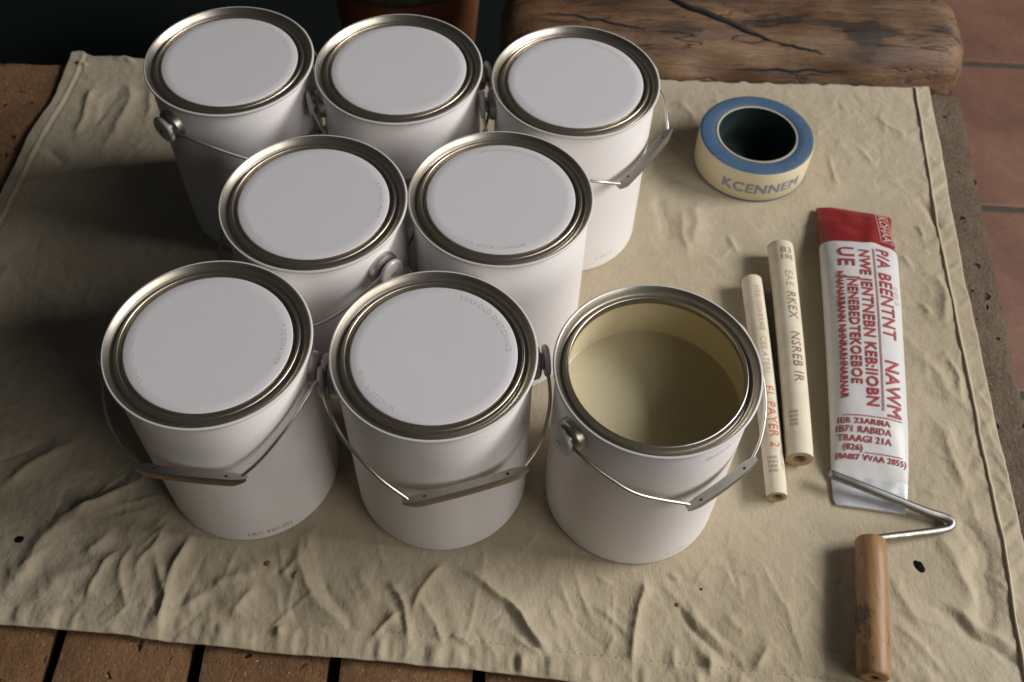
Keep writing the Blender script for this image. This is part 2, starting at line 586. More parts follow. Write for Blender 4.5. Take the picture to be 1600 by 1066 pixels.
# ------------------------------------------------------------------ canvas drop cloth
HC = 0.2098
CANS = {'A': (-0.2982, 0.8301), 'B': (-0.1249, 0.8269), 'C': (0.0555, 0.8166), 'D': (-0.1852, 0.6385),
        'E': (-0.0148, 0.6519), 'F': (-0.2492, 0.4784), 'G': (-0.0637, 0.4752), 'H': (0.1192, 0.4679)}
def g2(pts):
    return np.array([at(x, y, 0)[:2] for x, y in pts])
# outline measured on the table: left x(y), right x(y), front y(x), back y(x)
def interp(t, ks, vs_):
    return np.interp(t, ks, vs_)
left_y, left_x = [0.20, 0.55, 0.83, 0.89, 0.957, 1.037, 1.10], [-0.640, -0.626, -0.6136, -0.6108, -0.6062, -0.599, -0.600]
right_y, right_x = [0.20, 0.42, 0.525, 0.668, 0.856, 1.077, 1.10], [0.474, 0.4945, 0.499, 0.5076, 0.5223, 0.5425, 0.545]
front_x, front_y = [-0.66, -0.446, -0.389, -0.308, -0.216, -0.103, -0.018, 0.049, 0.25, 0.50], [0.318, 0.308, 0.3055, 0.2997, 0.2925, 0.2868, 0.2813, 0.2758, 0.262, 0.245]
back_x, back_y = [-0.61, -0.589, -0.57, -0.489, 0.19, 0.37, 0.50, 0.55], [1.084, 1.089, 1.080, 1.0775, 1.0715, 1.0725, 1.0725, 1.0755]
NU, NV = 640, 470
uu, vv = np.meshgrid(np.linspace(0, 1, NU + 1), np.linspace(0, 1, NV + 1), indexing='ij')
X = interp(0.6, left_y, left_x) + uu * 1.13
Y = 0.29 + vv * 0.79
for _ in range(4):
    xl, xr = interp(Y, left_y, left_x), interp(Y, right_y, right_x)
    X = xl + uu * (xr - xl)
    yf_, yb_ = interp(X, front_x, front_y), interp(X, back_x, back_y)
    Y = yf_ + vv * (yb_ - yf_)

def vnoise(x, y, seed):
    """smooth value noise on a lattice, vectorised"""
    rng = np.random.default_rng(seed)
    T = rng.uniform(-1, 1, (256, 256))
    xi, yi = np.floor(x).astype(int), np.floor(y).astype(int)
    fx, fy = x - xi, y - yi
    fx, fy = fx * fx * fx * (fx * (fx * 6 - 15) + 10), fy * fy * fy * (fy * (fy * 6 - 15) + 10)
    a, b_ = T[xi % 256, yi % 256], T[(xi + 1) % 256, yi % 256]
    c_, d_ = T[xi % 256, (yi + 1) % 256], T[(xi + 1) % 256, (yi + 1) % 256]
    return (a * (1 - fx) + b_ * fx) * (1 - fy) + (c_ * (1 - fx) + d_ * fx) * fy
def fbm(x, y, seed, oct_=4, gain=0.5):
    s, a = 0, 1.0
    for o in range(oct_):
        s = s + a * vnoise(x * 2 ** o + 17 * o + 50, y * 2 ** o + 31 * o + 50, seed + o)
        a *= gain
    return s
def ridged(x, y, seed, oct_=3):
    s, a = 0, 1.0
    for o in range(oct_):
        n_ = 1 - np.abs(vnoise(x * 2 ** o + 11 * o + 50, y * 2 ** o + 23 * o + 50, seed + o))
        s = s + a * n_ ** 3
        a *= 0.5
    return s
def sst(a, b_, x):
    t = np.clip((x - a) / (b_ - a), 0, 1)
    return t * t * (3 - 2 * t)

Z = np.zeros_like(X)
WX = X + 0.010 * fbm(X * 9, Y * 9, 101, 3)
WY = Y + 0.010 * fbm(X * 9 + 40, Y * 9 + 9, 131, 3)
def crease(pts, amp, wid, power=1.0, taper=0.25, skew=0.0, space='px'):
    """raised (amp>0) or sunk fold along a polyline given in photo pixels"""
    global Z
    P = g2(pts)
    bd = np.full(X.shape, 1e9)
    bt = np.zeros(X.shape)
    bs = np.zeros(X.shape)
    seg = np.hypot(*(P[1:] - P[:-1]).T)
    tot, acc = seg.sum(), 0.0
    wx = X + 0.006 * fbm(X * 22, Y * 22, 301, 2)
    wy = Y + 0.006 * fbm(X * 22 + 7, Y * 22 + 3, 331, 2)
    for k in range(len(P) - 1):
        d = P[k + 1] - P[k]
        l2 = d @ d
        t = np.clip(((wx - P[k][0]) * d[0] + (wy - P[k][1]) * d[1]) / l2, 0, 1)
        ex, ey = wx - P[k][0] - t * d[0], wy - P[k][1] - t * d[1]
        dist = np.hypot(ex, ey)
        up_ = dist < bd
        bd = np.where(up_, dist, bd)
        bt = np.where(up_, (acc + t * seg[k]) / tot, bt)
        bs = np.where(up_, np.sign(d[0] * ey - d[1] * ex), bs)
        acc += seg[k]
    wloc = wid * (1 + skew * bs)
    prof = np.exp(-(bd / wloc) ** (1.45 if power >= 1 else 0.88))
    tp = sst(0, taper, bt) * sst(0, taper, 1 - bt)
    Z += amp * prof * (0.15 + 0.85 * tp)
PXM = 1 / 1550.0
def C(pts, amp_mm, wid_px, power=1.0, taper=0.3, skew=0.0):
    crease(pts, amp_mm * 0.00135, wid_px * 0.74 * PXM, power, taper, skew)

# general crumple
mleft = 1 - sst(-0.30, 0.05, X)
mfront = 1 - sst(0.36, 0.50, Y)
mright = sst(0.30, 0.42, X)
calm = 0.45 + 0.8 * mleft + 0.9 * mfront * (1 - mright) + 0.55 * mright
Z += 0.0010 * calm * fbm(WX * 8, WY * 8, 11, 2)
Z += 0.0007 * calm * ridged((WX * 0.85 + WY * 0.5) * 15, (WY * 0.85 - WX * 0.5) * 8, 41, 3)
Z += 0.00035 * calm * ridged((WX * 0.8 - WY * 0.6) * 26, (WY * 0.8 + WX * 0.6) * 44, 71, 3)
Z += 0.00022 * fbm(WX * 85, WY * 85, 91, 3, 0.6)
# diagonal folds fanning out on the left, below the front left can
C([(300, 822), (268, 905), (246, 1000)], 6.5, 17, 0.8, 0.2, -0.45)
C([(255, 818), (228, 862), (214, 912)], 4.0, 12, 0.8)
C([(212, 845), (200, 905), (192, 958)], 4.5, 16, 0.8, 0.3, -0.4)
C([(195, 850), (172, 890), (128, 950)], 4.5, 15, 0.8, 0.25, -0.3)
C([(160, 880), (100, 905), (40, 945)], 3.0, 18)
C([(125, 812), (60, 860), (0, 905)], 3.5, 22)
C([(250, 722), (170, 775), (90, 830)], 4.0, 20, 0.8)
C([(190, 752), (118, 818)], 3.0, 15)
C([(120, 690), (50, 728), (0, 765)], 3.5, 16)
C([(60, 870), (20, 905)], 2.0, 12)
C([(175, 830), (140, 868)], 2.8, 12)
C([(395, 905), (363, 968)], 4.5, 16, 0.8)
C([(410, 880), (330, 930)], 2.2, 10)
C([(290, 955), (330, 925)], 2.0, 9)
# centre front
C([(460, 832), (468, 870), (485, 912), (505, 940), (535, 972), (552, 988)], 4.2, 20, 0.9, 0.25)
C([(500, 885), (520, 925), (545, 965)], -2.5, 10)
C([(606, 910), (634, 958), (642, 1008)], 4.2, 9, 0.8, 0.2)
C([(702, 875), (662, 930), (640, 968)], 4.0, 11, 0.8, 0.2)
C([(628, 958), (602, 980), (578, 1002)], 4.0, 9, 0.8)
C([(652, 942), (676, 975), (690, 1012)], 3.6, 9, 0.8)
C([(722, 880), (775, 925), (838, 985), (878, 1030)], 5.5, 15, 0.8, 0.2, 0.35)
C([(700, 985), (730, 1010)], 2.6, 8, 0.8)
C([(790, 988), (830, 1008), (868, 1030)], 2.6, 9, 0.8)
C([(445, 965), (442, 990)], 3.0, 8)
C([(560, 880), (575, 920), (582, 950)], 2.2, 14)
C([(430, 900), (470, 870)], 2.0, 8)
C([(1004, 905), (1001, 970), (995, 1045)], 4.2, 8, 0.8, 0.15)
C([(925, 945), (960, 970), (992, 1000)], 1.8, 6, 0.8)
C([(1052, 940), (1090, 975), (1130, 1015), (1170, 1058)], -2.6, 7, 0.8)
C([(1068, 935), (1105, 972), (1150, 1010)], 2.6, 11)
C([(1212, 998), (1188, 1055)], 2.8, 9)
C([(1112, 1010), (1101, 1058)], 2.6, 8)
C([(1045, 895), (1065, 918)], 1.6, 5)
C([(940, 905), (965, 922)], 1.4, 5)
C([(1060, 1005), (1058, 1055)], 1.8, 7)
C([(1135, 955), (1180, 985)], 1.6, 7)
# right side
C([(1452, 940), (1495, 968), (1552, 1020), (1596, 1052)], -4.0, 9, 0.8, 0.2)
C([(1470, 930), (1530, 980), (1590, 1030)], 3.0, 13)
C([(1500, 800), (1532, 880), (1550, 1000)], -4.2, 22, 1.0, 0.2)
C([(1462, 815), (1500, 880), (1520, 960)], 2.6, 14)
C([(1395, 905), (1425, 945), (1440, 985)], 1.8, 9)
C([(1400, 975), (1440, 1010), (1480, 1060)], 1.8, 10)
C([(1430, 300), (1455, 335), (1475, 365)], -2.6, 9)
C([(1455, 420), (1475, 460), (1490, 520)], 2.6, 14)
C([(1430, 560), (1462, 600), (1500, 640)], 2.2, 14)
C([(1440, 480), (1465, 500)], 2.2, 7)
C([(1425, 350), (1440, 372)], 1.8, 6)
C([(1450, 650), (1490, 720), (1510, 780)], 2.6, 13)
C([(1475, 560), (1492, 605), (1500, 640)], 2.4, 8)
C([(1410, 400), (1436, 428)], 1.6, 6)
C([(1330, 230), (1372, 262)], 1.4, 6)
C([(1370, 180), (1420, 215)], 1.6, 7)
C([(1290, 240), (1310, 290)], 1.4, 8)
# between cans and tape
C([(1062, 150), (1075, 190), (1088, 205)], 2.2, 10)
C([(1030, 300), (1046, 350), (1050, 390)], -3.2, 16)
C([(1085, 310), (1092, 350), (1086, 400)], 3.0, 16)
C([(1140, 370), (1160, 400)], 2.0, 9)
C([(1070, 320), (1078, 420)], 2.0, 10)
# back left
C([(182, 135), (165, 165), (150, 195)], -2.6, 9)
C([(150, 130), (135, 170), (112, 215)], 2.6, 10)
C([(205, 120), (190, 180), (160, 240)], 3.0, 16)
C([(70, 230), (100, 265)], -2.2, 9)
C([(120, 95), (140, 100)], 3.5, 8)
C([(150, 85), (190, 92), (215, 100)], 3.0, 8)
C([(235, 120), (225, 190)], 2.0, 12)

# many short sharp creases pressed into the canvas
crg = np.random.default_rng(77)
def short_crease(cx, cy, ang, ln, amp, wid, asym):
    i0 = np.abs(X[:, NV // 2] - cx) < ln / 2 + 0.03
    rows = np.where(i0)[0]
    if len(rows) == 0:
        return
    a0, a1 = rows[0], rows[-1] + 1
    jj = np.where(np.abs(Y[(a0 + a1) // 2] - cy) < ln / 2 + 0.03)[0]
    if len(jj) == 0:
        return
    b0, b1 = jj[0], jj[-1] + 1
    xs_, ys_ = X[a0:a1, b0:b1] - cx, Y[a0:a1, b0:b1] - cy
    t = xs_ * math.cos(ang) + ys_ * math.sin(ang)
    d = -xs_ * math.sin(ang) + ys_ * math.cos(ang) + 0.004 * np.sin(t * 60 + cx * 99) * (t / ln)
    w_ = np.where(d > 0, wid * asym, wid / asym)
    Z[a0:a1, b0:b1] += amp * np.exp(-np.abs(d) / w_) * sst(ln / 2, ln * 0.12, np.abs(t))
def scatter(n, x0, x1, y0, y1, a_mean, a_sd, l0, l1, amp, wid):
    for _ in range(n):
        cx_, cy_ = crg.uniform(x0, x1), crg.uniform(y0, y1)
        sg_ = 1 if crg.random() < 0.7 else -0.7
        short_crease(cx_, cy_, math.radians(crg.normal(a_mean, a_sd)), crg.uniform(l0, l1), sg_ * amp * crg.uniform(0.5, 1.2), wid * crg.uniform(0.7, 1.5), crg.uniform(0.55, 1.8))
scatter(34, -0.62, -0.28, 0.30, 0.52, 55, 20, 0.04, 0.11, 0.0018, 0.0030)
scatter(44, -0.36, 0.10, 0.30, 0.41, 95, 30, 0.025, 0.085, 0.0017, 0.0024)
scatter(34, 0.08, 0.40, 0.28, 0.41, 118, 30, 0.03, 0.09, 0.0014, 0.0022)
scatter(44, 0.37, 0.50, 0.28, 0.62, 118, 32, 0.02, 0.07, 0.0016, 0.0024)
scatter(46, 0.38, 0.53, 0.60, 1.05, 120, 35, 0.015, 0.05, 0.0012, 0.0030)
scatter(40, 0.15, 0.50, 0.95, 1.06, 100, 45, 0.015, 0.05, 0.0008, 0.0030)
scatter(26, 0.14, 0.36, 0.50, 0.90, 95, 35, 0.02, 0.06, 0.0010, 0.0036)
scatter(34, -0.62, -0.36, 0.55, 1.06, 60, 35, 0.02, 0.08, 0.0012, 0.0040)

# fine sharp crinkles
scatter(90, -0.40, 0.45, 0.29, 0.42, 100, 40, 0.012, 0.04, 0.0007, 0.0016)
scatter(110, 0.16, 0.52, 0.45, 1.06, 115, 45, 0.012, 0.04, 0.0007, 0.0016)
scatter(60, -0.62, -0.36, 0.30, 1.06, 60, 40, 0.015, 0.05, 0.0007, 0.0018)

# settle the cloth under the things standing on it
def settle(dist, r_in, r_out):
    global Z
    Z *= sst(r_in, r_out, dist)
for cx, cy in CANS.values():
    settle(np.hypot(X - cx, Y - cy), 0.079, 0.108)
settle(np.hypot(X - 0.2866, Y - 0.924), 0.064, 0.090)
def segd(a, b_):
    d = np.array(b_) - np.array(a)
    t = np.clip(((X - a[0]) * d[0] + (Y - a[1]) * d[1]) / (d @ d), 0, 1)
    return np.hypot(X - a[0] - t * d[0], Y - a[1] - t * d[1])
for a, b_, ri, ro in (((0.2647, 0.731), (0.2602, 0.455), 0.010, 0.03), ((0.303, 0.782), (0.287, 0.496), 0.012, 0.034),
                     ((0.400, 0.835), (0.352, 0.455), 0.030, 0.056), ((0.342, 0.411), (0.322, 0.283), 0.010, 0.034),
                     ((0.42, 0.438), (0.34, 0.415), 0.004, 0.02)):
    settle(segd(a, b_), ri, ro)
# hems: a doubled band along the front with puckers held by the stitching, a rolled seam on the right and left
dfront = Y - interp(X, front_x, front_y)
dright = interp(Y, right_y, right_x) - X
dleft = X - interp(Y, left_y, left_x)
dback = interp(X, back_x, back_y) - Y
HB = 0.0255
pk = np.maximum(fbm(X * 42, X * 0 + 3.3, 501, 3, 0.6) + 0.15, 0)
band = sst(HB * 0.95, HB * 0.55, dfront) * (0.35 + 0.65 * sst(0, 0.006, dfront))
Z += 0.0034 * pk * band
Z += 0.0007 * sst(HB + 0.0008, HB - 0.0008, dfront)
Z -= 0.0008 * np.exp(-((dfront - HB - 0.0012) / 0.0016) ** 2) * (0.7 + 0.6 * np.sin(X * 900) ** 2)
fan = np.exp(-np.maximum(dfront - HB, 0) / 0.030) * sst(HB - 0.002, HB + 0.003, dfront)
Z += 0.0026 * fan * np.maximum(fbm(X * 36 + dfront * 14, dfront * 9 + 2, 540, 3, 0.6), 0)
seamR = dright - interp(Y, [0.2, 0.32, 0.51, 0.91, 1.08], [0.022, 0.022, 0.019, 0.0205, 0.0195])
seamR = seamR - 0.0009 * fbm(Y * 18, Y * 0 + 1.5, 560, 2)
Z += 0.0003 * sst(0.0010, -0.0010, seamR)
Z += 0.0013 * np.exp(-(seamR / 0.0013) ** 2)
bandR = sst(0.0, 0.006, dright) * sst(0.001, -0.003, seamR)
Z += 0.0015 * bandR * np.maximum(fbm(Y * 70 + dright * 55, dright * 20, 580, 2), 0)
Z += 0.0016 * np.exp(-np.maximum(seamR, 0) / 0.016) * sst(0, 0.004, seamR) * np.maximum(fbm(Y * 46 - X * 30, X * 10, 590, 3), 0)
seamL = dleft - 0.0165
Z += 0.0006 * sst(0.001, -0.001, seamL) + 0.0013 * np.exp(-(seamL / 0.0018) ** 2)
Z -= 0.001 * np.exp(-((seamL - 0.004) / 0.002) ** 2)
# little scallops of the torn back edge
Yw = Y + np.exp(-dback / 0.006) * 0.0022 * vnoise(X * 95 + 60, X * 0 + 50, 610)
Yw += np.exp(-dfront / 0.01) * 0.0007 * fbm(X * 30, X * 0 + 5, 620, 2)
Xw = X + np.exp(-dright / 0.01) * 0.0007 * fbm(Y * 24, Y * 0 + 8, 630, 2) + np.exp(-dleft / 0.01) * 0.003 * fbm(Y * 16, Y * 0 + 8, 640, 3)
Z = np.maximum(Z - 0.0003, -0.0024)
# edges hang on to the planks
co = np.stack([Xw, Yw, Z], -1).reshape(-1, 3)
nv1 = NV + 1
idx = np.arange((NU + 1) * nv1).reshape(NU + 1, nv1)
f = np.stack([idx[:-1, :-1], idx[1:, :-1], idx[1:, 1:], idx[:-1, 1:]], -1).reshape(-1, 4)
ring = np.concatenate([idx[:-1, 0], idx[-1, :-1], idx[:0:-1, -1], idx[0, :0:-1]])
low = co[ring].copy()
low[:, 2] -= 0.0013
low[:, :2] += (np.array([[-0.05, 0.68]]) - low[:, :2]) * 0.0006
nb = len(co)
ri = np.arange(len(ring))
rj = (ri + 1) % len(ring)
sk = np.stack([ring[ri], nb + ri, nb + rj, ring[rj]], -1)
allco = np.concatenate([co, low])
allf = np.concatenate([f, sk])
me = bpy.data.meshes.new('drop_cloth')
me.vertices.add(len(allco))
me.vertices.foreach_set('co', allco.ravel())
me.loops.add(len(allf) * 4)
me.loops.foreach_set('vertex_index', allf.ravel().astype(np.int32))
me.polygons.add(len(allf))
me.polygons.foreach_set('loop_start', np.arange(0, len(allf) * 4, 4))
me.polygons.foreach_set('use_smooth', [True] * len(allf))
me.update(calc_edges=True)
me.validate()
cloth = bpy.data.objects.new('drop_cloth', me)
COL.objects.link(cloth)
tag(cloth, 'wrinkled beige canvas drop cloth spread over the plank table', 'drop cloth')
m, nt, b = mat('beige_canvas', (0.50, 0.42, 0.28), 0.9, 0, 0.2)
v = coords(nt)
n0 = tnoise(nt, v, 5, 5, 0.6)
n1 = tnoise(nt, v, 34, 5, 0.65)
n2 = tnoise(nt, v, 650, 3, 0.7)
c = ramp(nt, n0, [(0.25, (0.42, 0.345, 0.23)), (0.5, (0.48, 0.402, 0.28)), (0.75, (0.515, 0.442, 0.32))])
c = mix(nt, 0.16, c, ramp(nt, n1, [(0.3, g3(0.45)), (0.7, g3(1))]), 'MULTIPLY')
c = mix(nt, 0.14, c, ramp(nt, n2, [(0.3, g3(0.4)), (0.7, g3(1))]), 'MULTIPLY')
# faint old water marks
wm = tnoise(nt, v, 3.1, 3, 0.5)
c = mix(nt, ramp(nt, wm, [(0.50, g3(0)), (0.525, g3(0.10)), (0.55, g3(0.0))]), c, (0.27, 0.19, 0.10))
nt.links.new(c, b.inputs['Base Color'])
b.inputs['Sheen Weight'].default_value = 0.15
b.inputs['Sheen Roughness'].default_value = 0.6
n3 = tnoise(nt, v, 95, 5, 0.62)
n4 = tnoise(nt, coords(nt, (1, 0.5, 1), rot=(0, 0, R(38))), 150, 4, 0.6)
rdg = math_(nt, 'ABSOLUTE', math_(nt, 'SUBTRACT', n4, 0.5))
hs = math_(nt, 'ADD', math_(nt, 'MULTIPLY', n3, 1.0), math_(nt, 'MULTIPLY', rdg, -1.1))
hs = math_(nt, 'ADD', hs, math_(nt, 'MULTIPLY', n2, 0.22))
bump(nt, b, hs, 0.75, 0.0013)
me.materials.append(M_CANVAS := m)

# stitches along the front hem
M_THREAD = mat('pale_thread', (0.50, 0.43, 0.32), 0.9)[0]
def cloth_z(x, y):
    k = np.argmin((Xw - x) ** 2 + (Yw - y) ** 2)
    return float(Z.ravel()[k])
sv, sf = [], []
xs = -0.60
while xs < 0.46:
    y0 = float(interp(xs, front_x, front_y)) + HB + 0.0008
    y1 = float(interp(xs + 0.0038, front_x, front_y)) + HB + 0.0008
    z0 = cloth_z(xs + 0.002, y0 - 0.0004)
    a_, b__ = Vector((xs, y0, z0 + 0.0001)), Vector((xs + 0.0038, y1, z0 + 0.0001))
    v_, f_ = tube_geo([a_, (a_ + b__) / 2 + Vector((0, 0, 0.0004)), b__], [0.00012, 0.00026, 0.00012], 5)
    o_ = len(sv)
    sv += v_
    sf += [tuple(q + o_ for q in t) for t in f_]
    xs += 0.0062
st_o = mesh_obj('hem_stitching', sv, sf, M_THREAD, cloth)
tag(st_o, kind='stuff')

# rolled cord of the right-hand hem
cp = []
for yy in np.linspace(0.255, 1.071, 240):
    xx = float(interp(yy, right_y, right_x)) - float(interp(yy, [0.2, 0.32, 0.51, 0.91, 1.08], [0.022, 0.022, 0.019, 0.0205, 0.0195])) - 0.0009 * noise.noise((yy * 18, 0, 4))
    cp.append((xx, yy))
cord = [Vector((x_, y_, cloth_z(x_, y_) + 0.0004)) for x_, y_ in cp]
for _ in range(2):
    cord = [cord[0]] + [Vector((cord[i].x, cord[i].y, (cord[i - 1].z + 2 * cord[i].z + cord[i + 1].z) / 4)) for i in range(1, len(cord) - 1)] + [cord[-1]]
tube('hem_cord', cord, 0.00105, mat('hem_cord_cotton', (0.60, 0.53, 0.41), 0.9, 0, 0.2)[0], cloth, 8)

# paint specks and small holes on the cloth
M_SPECK = mat('dark_speck', (0.012, 0.011, 0.010), 0.95, 0, 0.0)[0]
M_RUST = mat('rust_speck', (0.22, 0.075, 0.02), 0.6)[0]
M_BLUE = mat('blue_grey_speck', (0.16, 0.18, 0.21), 0.6)[0]
def speck(px, py, rx, ry, rot, material, seed):
    q = at(px, py, 0)
    z = cloth_z(q.x, q.y)
    n = 18
    vs_ = [(q.x, q.y, z + 0.0011)]
    rr = random.Random(seed)
    for ring_ in (0.6, 1.0):
        for k in range(n):
            a = 2 * math.pi * k / n
            wob_ = 1 + 0.22 * noise.noise((math.cos(a) * 1.6, math.sin(a) * 1.6, seed))
            x, y = rx * ring_ * wob_ * math.cos(a), ry * ring_ * wob_ * math.sin(a)
            x, y = x * math.cos(rot) - y * math.sin(rot), x * math.sin(rot) + y * math.cos(rot)
            zz = cloth_z(q.x + x, q.y + y)
            vs_.append((q.x + x, q.y + y, zz + (0.0010 if ring_ < 1 else 0.0002)))
    fs = [(0, 1 + k, 1 + (k + 1) % n) for k in range(n)]
    fs += [(1 + k, 1 + n + k, 1 + n + (k + 1) % n, 1 + (k + 1) % n) for k in range(n)]
    return mesh_obj('paint_speck', vs_, fs, material, cloth)
speck(30, 843, 0.0046, 0.0036, 0, M_SPECK, 1)
speck(1437, 885, 0.0042, 0.0064, 0.5, M_SPECK, 2)
speck(418, 882, 0.0032, 0.0028, 0.2, M_RUST, 3)
speck(462, 901, 0.0016, 0.0040, -0.6, M_BLUE, 4)
speck(1058, 945, 0.0022, 0.0020, 0, M_RUST, 5)
speck(1096, 920, 0.0012, 0.0012, 0, M_SPECK, 6)
speck(617, 930, 0.0014, 0.0008, 0, M_BLUE, 7)

# ------------------------------------------------------------------ paint cans
RB = 0.0822
def bent(rad, phi0, z, sgn=1, outward=True):
    """place flat lettering on a vertical cylinder wall of radius rad around azimuth phi0"""
    def fn(x, y, zz):
        a = phi0 + x / rad
        r_ = rad + zz
        return (r_ * math.cos(a), r_ * math.sin(a), z + y)
    return fn
def on_lid(rad, phi0, z, inward_top=False):
    """lettering along a circle on the lid; letter tops point outward (or inward)"""
    def fn(x, y, zz):
        if inward_top:
            a, r_ = phi0 + x / rad, rad - y
        else:
            a, r_ = phi0 - x / rad, rad + y
        return (r_ * math.cos(a), r_ * math.sin(a), z + zz)
    return fn
def polar(az, r_, z):
    return Vector((r_ * math.cos(R(az)), r_ * math.sin(R(az)), HC + z))

BEAD_PROF = [(0.0812, HC - 0.0052), (0.0822, HC - 0.0044), (0.0848, HC - 0.0036)] + arc(0.0842, HC - 0.0016, 0.0014, -60, 112, 9)
RIM_PROF = (arc(0.0842, HC - 0.0016, 0.0014, 112, 150, 3)
            + [(0.0826, HC - 0.0016), (0.0812, HC - 0.0030), (0.0800, HC - 0.0056), (0.0792, HC - 0.0068), (0.0780, HC - 0.0074), (0.0764, HC - 0.0074), (0.0752, HC - 0.0066)])
LID_PROF = ([(0.0756, HC - 0.0070), (0.0750, HC - 0.0050)] + arc(0.0738, HC - 0.0036, 0.0012, 0, 180, 8)
            + [(0.0724, HC - 0.0060), (0.0718, HC - 0.0078), (0.0708, HC - 0.0084), (0.0700, HC - 0.0082), (0.0694, HC - 0.0070), (0.0690, HC - 0.0042), (0.0687, HC - 0.0036)])
OPEN_PROF = (arc(0.0842, HC - 0.0016, 0.0014, 112, 150, 3)
             + [(0.0824, HC - 0.0018), (0.0812, HC - 0.0034), (0.0802, HC - 0.0060), (0.0790, HC - 0.0076), (0.0772, HC - 0.0080), (0.0758, HC - 0.0074), (0.0750, HC - 0.0060), (0.0746, HC - 0.0044)]
             + arc(0.0734, HC - 0.0040, 0.0012, 0, 180, 8) + [(0.0721, HC - 0.0060), (0.0722, HC - 0.0105), (0.0730, HC - 0.0115)])

def ear(root, az, drop=0.030):
    e = Vector((math.cos(R(az)), math.sin(R(az)), 0))
    prof_base = [(0.0, RB - 0.002), (0.0154, RB - 0.002), (0.0156, RB + 0.0015), (0.0150, RB + 0.0050), (0.0122, RB + 0.0068), (0.0078, RB + 0.0070), (0.0074, RB + 0.0105)]
    prof_head = [(0.0074, RB + 0.0100), (0.0128, RB + 0.0100), (0.0140, RB + 0.0112), (0.0140, RB + 0.0132), (0.0128, RB + 0.0146), (0.0070, RB + 0.0152), (0.0, RB + 0.0152)]
    base = None
    for nm, pf, mt in (('ear', prof_base, M_GALV), ('ear_cap', prof_head, M_EARCAP)):
        seg = 28
        vs_, fs = [], []
        t = Vector((-e.y, e.x, 0))
        for (r_, d) in pf:
            for k in range(seg):
                a = 2 * math.pi * k / seg
                q = e * d + t * (r_ * math.cos(a)) + Vector((0, 0, 1)) * (r_ * math.sin(a) * 1.0 + HC - drop)
                vs_.append(q)
        for i in range(len(pf) - 1):
            for k in range(seg):
                k2 = (k + 1) % seg
                fs.append((i * seg + k, i * seg + k2, (i + 1) * seg + k2, (i + 1) * seg + k))
        o = sharp(mesh_obj(nm, vs_, fs, mt, root if base is None else base), 40)
        if base is None:
            base = o
    # small slot pressed into the cap
    t = Vector((-e.y, e.x, 0))
    cz = Vector((0, 0, HC - drop))
    d0 = e * (RB + 0.01535)
    q = [d0 + t * (sx * 0.0030) + Vector((0, 0, sz * 0.0008)) + cz for sx, sz in ((-1, -1), (1, -1), (1, 1), (-1, 1))]
    mesh_obj('slot', q, [(0, 1, 2, 3)], M_HOLE, base, smooth=False)
    return base
M_EARCAP = make_white('chipped_ear_paint', (0.50, 0.47, 0.45), 0.34)

def grip(root, a, b_, out_tilt):
    """folded sheet-metal grip between two points of the wire: a sloping top leaf with rivet holes and a front lip"""
    ax = (b_ - a).normalized()
    mid = (a + b_) / 2
    outw = Vector((mid.x, mid.y, 0)).normalized()
    outw = (outw - ax * outw.dot(ax)).normalized()
    upv = ax.cross(outw)
    if upv.z < 0:
        upv = -upv
    tn = (upv * math.cos(out_tilt) + outw * math.sin(out_tilt)).normalized()   # top-leaf normal
    on = (outw * math.cos(out_tilt) - upv * math.sin(out_tilt)).normalized()   # across the leaf, outward
    Lg = (b_ - a).length
    sec = [(-0.0044, -0.0034), (-0.0046, -0.0010), (-0.0038, 0.0008), (0.0028, 0.0008), (0.0038, -0.0006), (0.0052, -0.0066),
           (0.0045, -0.0068), (0.0031, -0.0012), (0.0022, -0.0002), (-0.0032, -0.0002), (-0.0038, -0.0014), (-0.0037, -0.0034)]
    n = 24
    vs_, fs = [], []
    for i in range(n + 1):
        t = i / n
        s = -0.006 + t * (Lg + 0.012)
        c0 = a + ax * s
        bow = 0.0016 * math.sin(math.pi * t)
        e_ = min(t, 1 - t) * (Lg + 0.012)
        k = 0.15 + 0.85 * min(1, e_ / 0.012) ** 0.7
        for (o_, h_) in sec:
            vs_.append(c0 + on * (o_ * (0.35 + 0.65 * k)) + tn * ((h_ * (k if h_ < 0 else 1)) + 0.0012) + outw * bow)
    ns_ = len(sec)
    for i in range(n):
        for k in range(ns_):
            k2 = (k + 1) % ns_
            fs.append((i * ns_ + k, (i + 1) * ns_ + k, (i + 1) * ns_ + k2, i * ns_ + k2))
    fs.append(tuple(range(ns_)))
    fs.append(tuple(reversed([n * ns_ + k for k in range(ns_)])))
    o = mesh_obj('grip', vs_, fs, M_GALV, root)
    bm = bmesh.new(); bm.from_mesh(o.data); bmesh.ops.recalc_face_normals(bm, faces=bm.faces[:]); bm.to_mesh(o.data); bm.free()
    sharp(o, 40)
    for s in (0.13, 0.87):
        c0 = a + ax * (Lg * s) + tn * 0.00225 + outw * 0.0016 * math.sin(math.pi * s)
        q = [c0 + ax * (0.0014 * math.cos(2 * math.pi * k / 12)) + on * (0.0011 * math.sin(2 * math.pi * k / 12)) for k in range(12)]
        mesh_obj('rivet_hole', q, [tuple(range(12))], M_HOLE, o, smooth=False)
    return o

